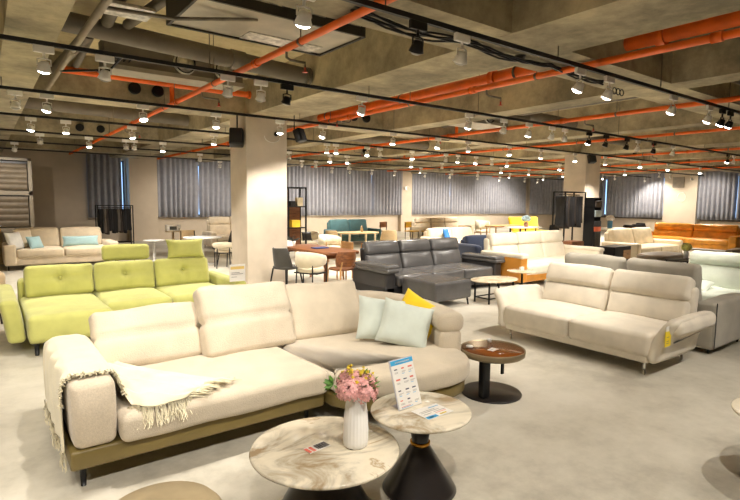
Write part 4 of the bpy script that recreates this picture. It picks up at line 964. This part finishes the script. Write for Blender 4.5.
# garment racks
def garment_rack(name,label,loc,rz,w,h,n,cols,cab=False):
    t=thing(name,label,'rack',loc,rz); m=MB()
    for x in (-w/2,w/2):
        for y in (-.2,.2): m.box(x-.018,x+.018,y-.018,y+.018,0,h)
    for y in (-.2,.2): m.box(-w/2,w/2,y-.018,y+.018,h-.03,h); m.box(-w/2,w/2,y-.015,y+.015,.1,.13)
    m.box(-w/2,-w/2+.03,-.2,.2,h-.03,h); m.box(w/2-.03,w/2,-.2,.2,h-.03,h)
    m.tube([(-w/2,0,h-.1),(w/2,0,h-.1)],.014,8); m.build('rack_frame',M_black,t,smooth=False)
    rnd=random.Random(n)
    for i in range(n):
        x=-w/2+.1+(w-.2)*i/(n-1); L=rnd.uniform(.8,1.0)*min(1,h/1.6); c=cols[i%len(cols)]
        def f(p,x=x): 
            return Vector((x+(p.x)*(1+.8*noise.noise(Vector((p.y*8,p.z*3,x*9)))),p.y*(1+.15*math.sin(p.z*3)),p.z))
        o=MB().rbox(-.042,.042,-.19,.19,h-.16-L,h-.14,.02,2,.06,fn=f).build('hanging_sample',c,None); o.parent=None
        Mx=Matrix.Translation(loc)@Matrix.Rotation(rz,4,'Z'); o.matrix_world=Mx
        oo=MB().tube([(x,0,h-.15),(x,0,h-.09),(x,.015,h-.085)],.004,5).build('hanger_hook',M_chrome,o)
        o.name='fabric_sample'; tag(o,'hanging fabric sample, %s from the left on the %s'%(ordn[i],label.split(' standing')[0].split(' beside')[0]),'fabric sample','fabric samples on the %s'%label.split(' standing')[0].split(' beside')[0])
    return t
G=[plain('sample_black',(30,28,28),.8),plain('sample_brown',(60,50,44),.8),plain('sample_taupe',(110,100,88),.8),plain('sample_dark',(44,42,44),.8)]
garment_rack('garment_rack','black garment rack standing under the left curtain',(3.98,21.3,0),0,1.2,1.5,14,[G[0],G[0],G[2],G[1],G[0],G[3]])
garment_rack('garment_rack','tall black garment rack beside the far pillar',(14.75,9.3,0),.0,1.1,2.1,11,[G[0],G[3],G[1],G[0]])
t=thing('rack_cabinet','brown wooden cabinet at the foot of the tall garment rack','cabinet',(14.1,8.75,0)); MB().box(-.3,.3,-.2,.2,0,.62).build('cabinet_body',W_dark,t,smooth=False); [MB().box(-.29+.2*k,-.11+.2*k,-.215,-.2,.03,.59).build('cabinet_door',W_dark,t,smooth=False) for k in range(3)]
t=thing('swatch_stand','black swatch stand with hanging leather sample books left of the far pillar','stand',(15.35,8.85,0))
m=MB(); m.box(-.2,-.17,-.15,.15,0,1.9); m.box(.17,.2,-.15,.15,0,1.9); [m.box(-.2,.2,-.15,.15,z,z+.02) for z in (.3,1.3,1.6,1.9)]; m.build('stand_frame',M_black,t,smooth=False)
for k,(z,c) in enumerate(((.7,F_blk),(.85,plain('sample_orange',(196,90,50),.6)),(1.0,G[3]),(1.33,plain('sample_pale',(150,160,160),.6)),(1.63,G[1]))):
    o=MB().rbox(-.17,.17,-.2,-.12,0,.2 if k else .5,.02,2,.2).build('swatch_book',c); o.location=(15.35,8.85,z-(.3 if not k else 0)); tag(o,('long black leather','orange','dark grey','pale grey','brown')[k]+' swatch book on the black swatch stand left of the far pillar','swatch book')
# beige sectional with ottoman, boxes
sofa('sectional_sofa','beige leather sofa with rounded back right of the far pillar','sofa',(16.75,7.35,0),0,3.0,1.15,leather('beige_leather',(206,188,156)),2,.44,.2,.12,arm='box',aw=.24,ah=.58,bh=.98,bt=.24,rec=.25)
o=thing('ottoman','rounded taupe leather ottoman in front of the beige leather sofa','footstool',(14.9,6.55,0)); MB().puff(ell(0,0,.85,.42,48,3),.1,.40,.08,.02).build('stool_body',F_taupe,o); legset(o,[(-.6,-.25),(.6,-.25),(-.6,.25),(.6,.25)],.12,M_black)
t=thing('display_box','black display case with pale wood front panel before the beige leather sofa','cabinet',(14.3,7.55,0)); MB().rbox(-.45,.45,-.25,.25,.1,.55,.01,1,.5).build('case_body',M_black,t,smooth=False); MB().box(.02,.42,-.262,-.25,.2,.45).build('drawer_front',W_light,t,smooth=False); MB().tube([(.2,-.27,.34),(.26,-.27,.34)],.008,6).build('handle',M_black,t); MB().box(-.42,.42,-.22,.22,0,.1).build('plinth',M_black,t,smooth=False)
t=thing('side_table','dark wood cube side table left of the black display case','side table',(13.3,7.9,0)); MB().rbox(-.28,.28,-.28,.28,.0,.42,.01,1,.5).build('cube_body',plain('grey_wood',(120,104,86),.6),t,smooth=False); MB().box(-.3,.3,-.3,.3,.42,.45).build('tabletop',F_white,t,smooth=False)
# orange leather sofa
sofa('leather_sofa','long cognac orange leather sofa by the right wall','sofa',(21.3,8.6,0),-PI/2,3.5,1.1,F_orange,2,.46,.2,.12,arm='box',aw=.26,ah=.62,bh=1.0,bt=.22,rec=.28,head=1,hsplit=.55,wr=.02,legm=M_black)
t=thing('coffee_table','dark coffee table in front of the cognac orange sofa','coffee table',(19.2,8.4,0)); MB().rbox(-.4,.4,-.6,.6,.34,.40,.01,1,.4).build('tabletop',W_black,t,smooth=False); MB().rbox(-.3,.3,-.5,.5,0,.34,.01,1,.4).build('table_body',W_dark,t,smooth=False)
t=thing('side_table','thin-framed side table with a small white vase between the beige and pale sofas','side table',(12.9,5.15,0)); MB().puff(ell(0,0,.45,.3,40,5),.46,.49,.006,0,2).build('tabletop',W_black,t)
for (x,y) in ((-.38,-.22),(.38,-.22),(-.38,.22),(.38,.22)): MB().box(x-.012,x+.012,y-.012,y+.012,0,.46).build('leg',M_black,t,smooth=False)
o=thing('flower_vase','small white vase of yellow flowers on the thin-framed side table','vase',(13.1,5.2,.491)); MB().lathe([(0,0),(.05,0),(.055,.15),(.04,.2),(0,.2)],n=20).build('vase_body',M_white,o); m=MB(); petals(Vector((0,0,.26)),(.1,.09),80,.04,m); m.build('flower_head',plain('yellow_white_petals',(226,212,120),.7,var=.3,scale=14),o,smooth=False)
# table with blue vase behind beige sofa; black chairs
t=thing('dining_table','white table with blue vase right of the far pillar','table',(20.4,10.9,0)); MB().puff(ell(0,0,.8,.45,40,4),.72,.76,.01,0,2).build('tabletop',M_card,t)
for (x,y) in ((-.6,-.3),(.6,-.3),(-.6,.3),(.6,.3)): MB().tube([(x,y,0),(x,y,.72)],.03,8).build('leg',M_black,t)
o=thing('flower_vase','blue vase with white flowers on the white table right of the far pillar','vase',(20.2,10.9,.76)); MB().lathe([(0,0),(.09,0),(.1,.3),(0,.3)],n=20).build('vase_body',plain('blue_glaze',(70,130,160),.3),o); m=MB(); petals(Vector((0,0,.4)),(.15,.12),80,.05,m); m.build('flower_head',plain('white_petals',(230,224,220),.7),o,smooth=False)
for k,(x,y) in enumerate(((21.6,10.8),(22.5,10.9),(24.3,11.6))): chair('dining_chair','black chair beside the white table with the blue vase, %s from the pillar'%ordn[k],(x,y,0),-.8,F_blk,F_blk,M_black,'shell',.86,w=.56)
sofa('taupe_sofa','low taupe sofa whose back shows right of the yellow flower vase','sofa',(16.0,4.3,0),-PI/2,2.2,1.0,F_taupe,2,.42,.2,.1,arm='box',aw=.2,ah=.55,bh=.72,bt=.2)
# left group
sofa('cream_sofa','cream two-seat sofa with pale blue lumbar pillow behind the green sofa','sofa',(1.62,14.9,0),0,2.5,1.15,F_ivory,2,.50,.2,.12,arm='box',aw=.25,ah=.62,bh=.98,bt=.2,rec=.2,head=0)
pil('pale blue lumbar pillow on the right half of the cream sofa behind the green one',(2.05,15.42,.63),(.85,.27,.16),F_bluepale,-.2,0,seed=2)
pil('white cushion at the left arm of the cream sofa, outer one',(.60,15.1,.70),(.42,.46,.16),M_white,-.35,.7,seed=3)
pil('white cushion at the left arm of the cream sofa, leaning upright',(.80,15.35,.74),(.42,.46,.16),F_ivory,-.3,.5,seed=4)
pil('pale blue cushion lying against the white ones on the cream sofa',(1.02,15.15,.64),(.36,.36,.13),F_bluepale,-.5,.6,seed=5)
# shutter display
t=thing('display_cabinet','tall cabinet with glossy bronze slatted roller doors at the left edge','cabinet',(.15,19.2,0))
M_br=plain('bronze_slat',(112,98,78),.55,.2,var=.08); m=MB(); m.box(-1.2,1.15,0,.5,0,.1); m.box(1.05,1.15,0,.5,0,2.95); m.box(-1.2,1.15,0,.5,2.87,2.95); m.box(-1.2,1.15,0,.5,1.82,1.95); m.box(-1.2,1.15,0,.5,.7,.82); m.box(-1.2,1.15,.45,.5,0,2.95); m.build('cabinet_frame',plain('cabinet_paint',(150,138,118),.5),t,smooth=False)
for (z0,z1) in ((1.98,2.78),(.85,1.78)):
    d=MB(); nsl=5
    for k in range(nsl):
        a=z0+(z1-z0)*k/nsl; b_=z0+(z1-z0)*(k+1)/nsl; vs=[]
        for j in range(7):
            u=j/6; vs+= [(-1.2,.05-.02*math.sin(u*PI),a+(b_-a)*u),(1.02,.05-.02*math.sin(u*PI),a+(b_-a)*u)]
        d.add(vs,[(2*j,2*j+1,2*j+3,2*j+2) for j in range(6)])
    o=d.build('roller_door',M_br,t); MB().box(-1.2,1.04,.03,.07,z1,z1+.06).build('door_track',M_black,o,smooth=False); MB().tube([(.1,.0,z0+.03),(.3,.0,z0+.03)],.015,8).build('door_handle',M_white,o)
tag(MB().box(-.3,.3,-.2,.2,0,.85).build('display_plinth',plain('plinth',(150,130,90),.6),smooth=False,loc=(.1,16.6,0)),'low beige plinth at the left edge beside the cream sofa','plinth')
tag(MB().box(-.15,.15,-.1,.1,0,.12).build('storage_box',plain('yellow_box',(226,186,50),.6),smooth=False,loc=(.22,16.6,.851)),'small yellow box on the plinth at the left edge','box')
# small white pedestal table, stand with radio, round table
def ped(name,label,loc,r,h,mat,cat='table'):
    t=thing(name,label,cat,loc); MB().lathe([(0,h-.03),(r,h-.03),(r,h),(0,h)],n=40).build('tabletop',mat,t); MB().lathe([(0,0),(r*.6,0),(r*.6,.015),(.035,.03),(.035,h-.03),(0,h-.03)],n=24).build('pedestal',mat,t); return t
ped('pedestal_table','small white pedestal table behind the green sofa headrest',(3.85,15.3,0),.28,.60,M_white)
t=ped('display_stand','slim beige stand carrying the white radio box',(4.55,15.9,0),.22,.80,plain('beige_metal',(190,170,140),.5),'stand')
t=thing('radio','white box radio with dark grille on the slim beige stand','radio',(4.55,15.9,.80)); MB().rbox(-.2,.2,-.1,.1,0,.18,.02,2,.3).build('radio_case',M_white,t); MB().box(-.12,.08,-.108,-.1,.04,.14).build('grille',plain('radio_grille',(84,84,80),.7),t,smooth=False); MB().lathe([(0,.01),(.02,.01),(.02,0)],n=16,fn=TR((.15,-.1,.06),PI/2)).build('knob',M_ink,t)
ped('round_table','round white pedestal dining table between the green sofa and the pillar',(4.75,13.9,0),.50,.74,M_white)
chair('dining_chair','black leather chair right of the white round table near the pillar',(5.25,13.25,0),-PI/2+.2,F_blk,F_blk,M_black,'shell',.92,w=.5)
chair('dining_chair','beige chair behind the white round table',(4.75,14.9,0),.1,F_chb,F_chb,M_black,'slat',.86,w=.5)
chair('dining_chair','cream chair beside the black one at the white round table',(4.95,12.9,0),PI-.4,F_chc,F_chc,M_black,'arm',.68,w=.5)
sofa('cream_sofa','cream high-backed sofa beyond the white round table, cut by the near pillar','sofa',(7.4,17.8,0),0,2.0,1.0,F_ivory,2,.46,.2,.1,arm='box',aw=.2,ah=.6,bh=1.12,bt=.2,head=1)
# world + render look
w=bpy.data.worlds.new('world'); S.world=w; w.use_nodes=True; w.node_tree.nodes['Background'].inputs[0].default_value=(.35,.6,1,1); w.node_tree.nodes['Background'].inputs[1].default_value=1.0
S.view_settings.exposure=EXPO
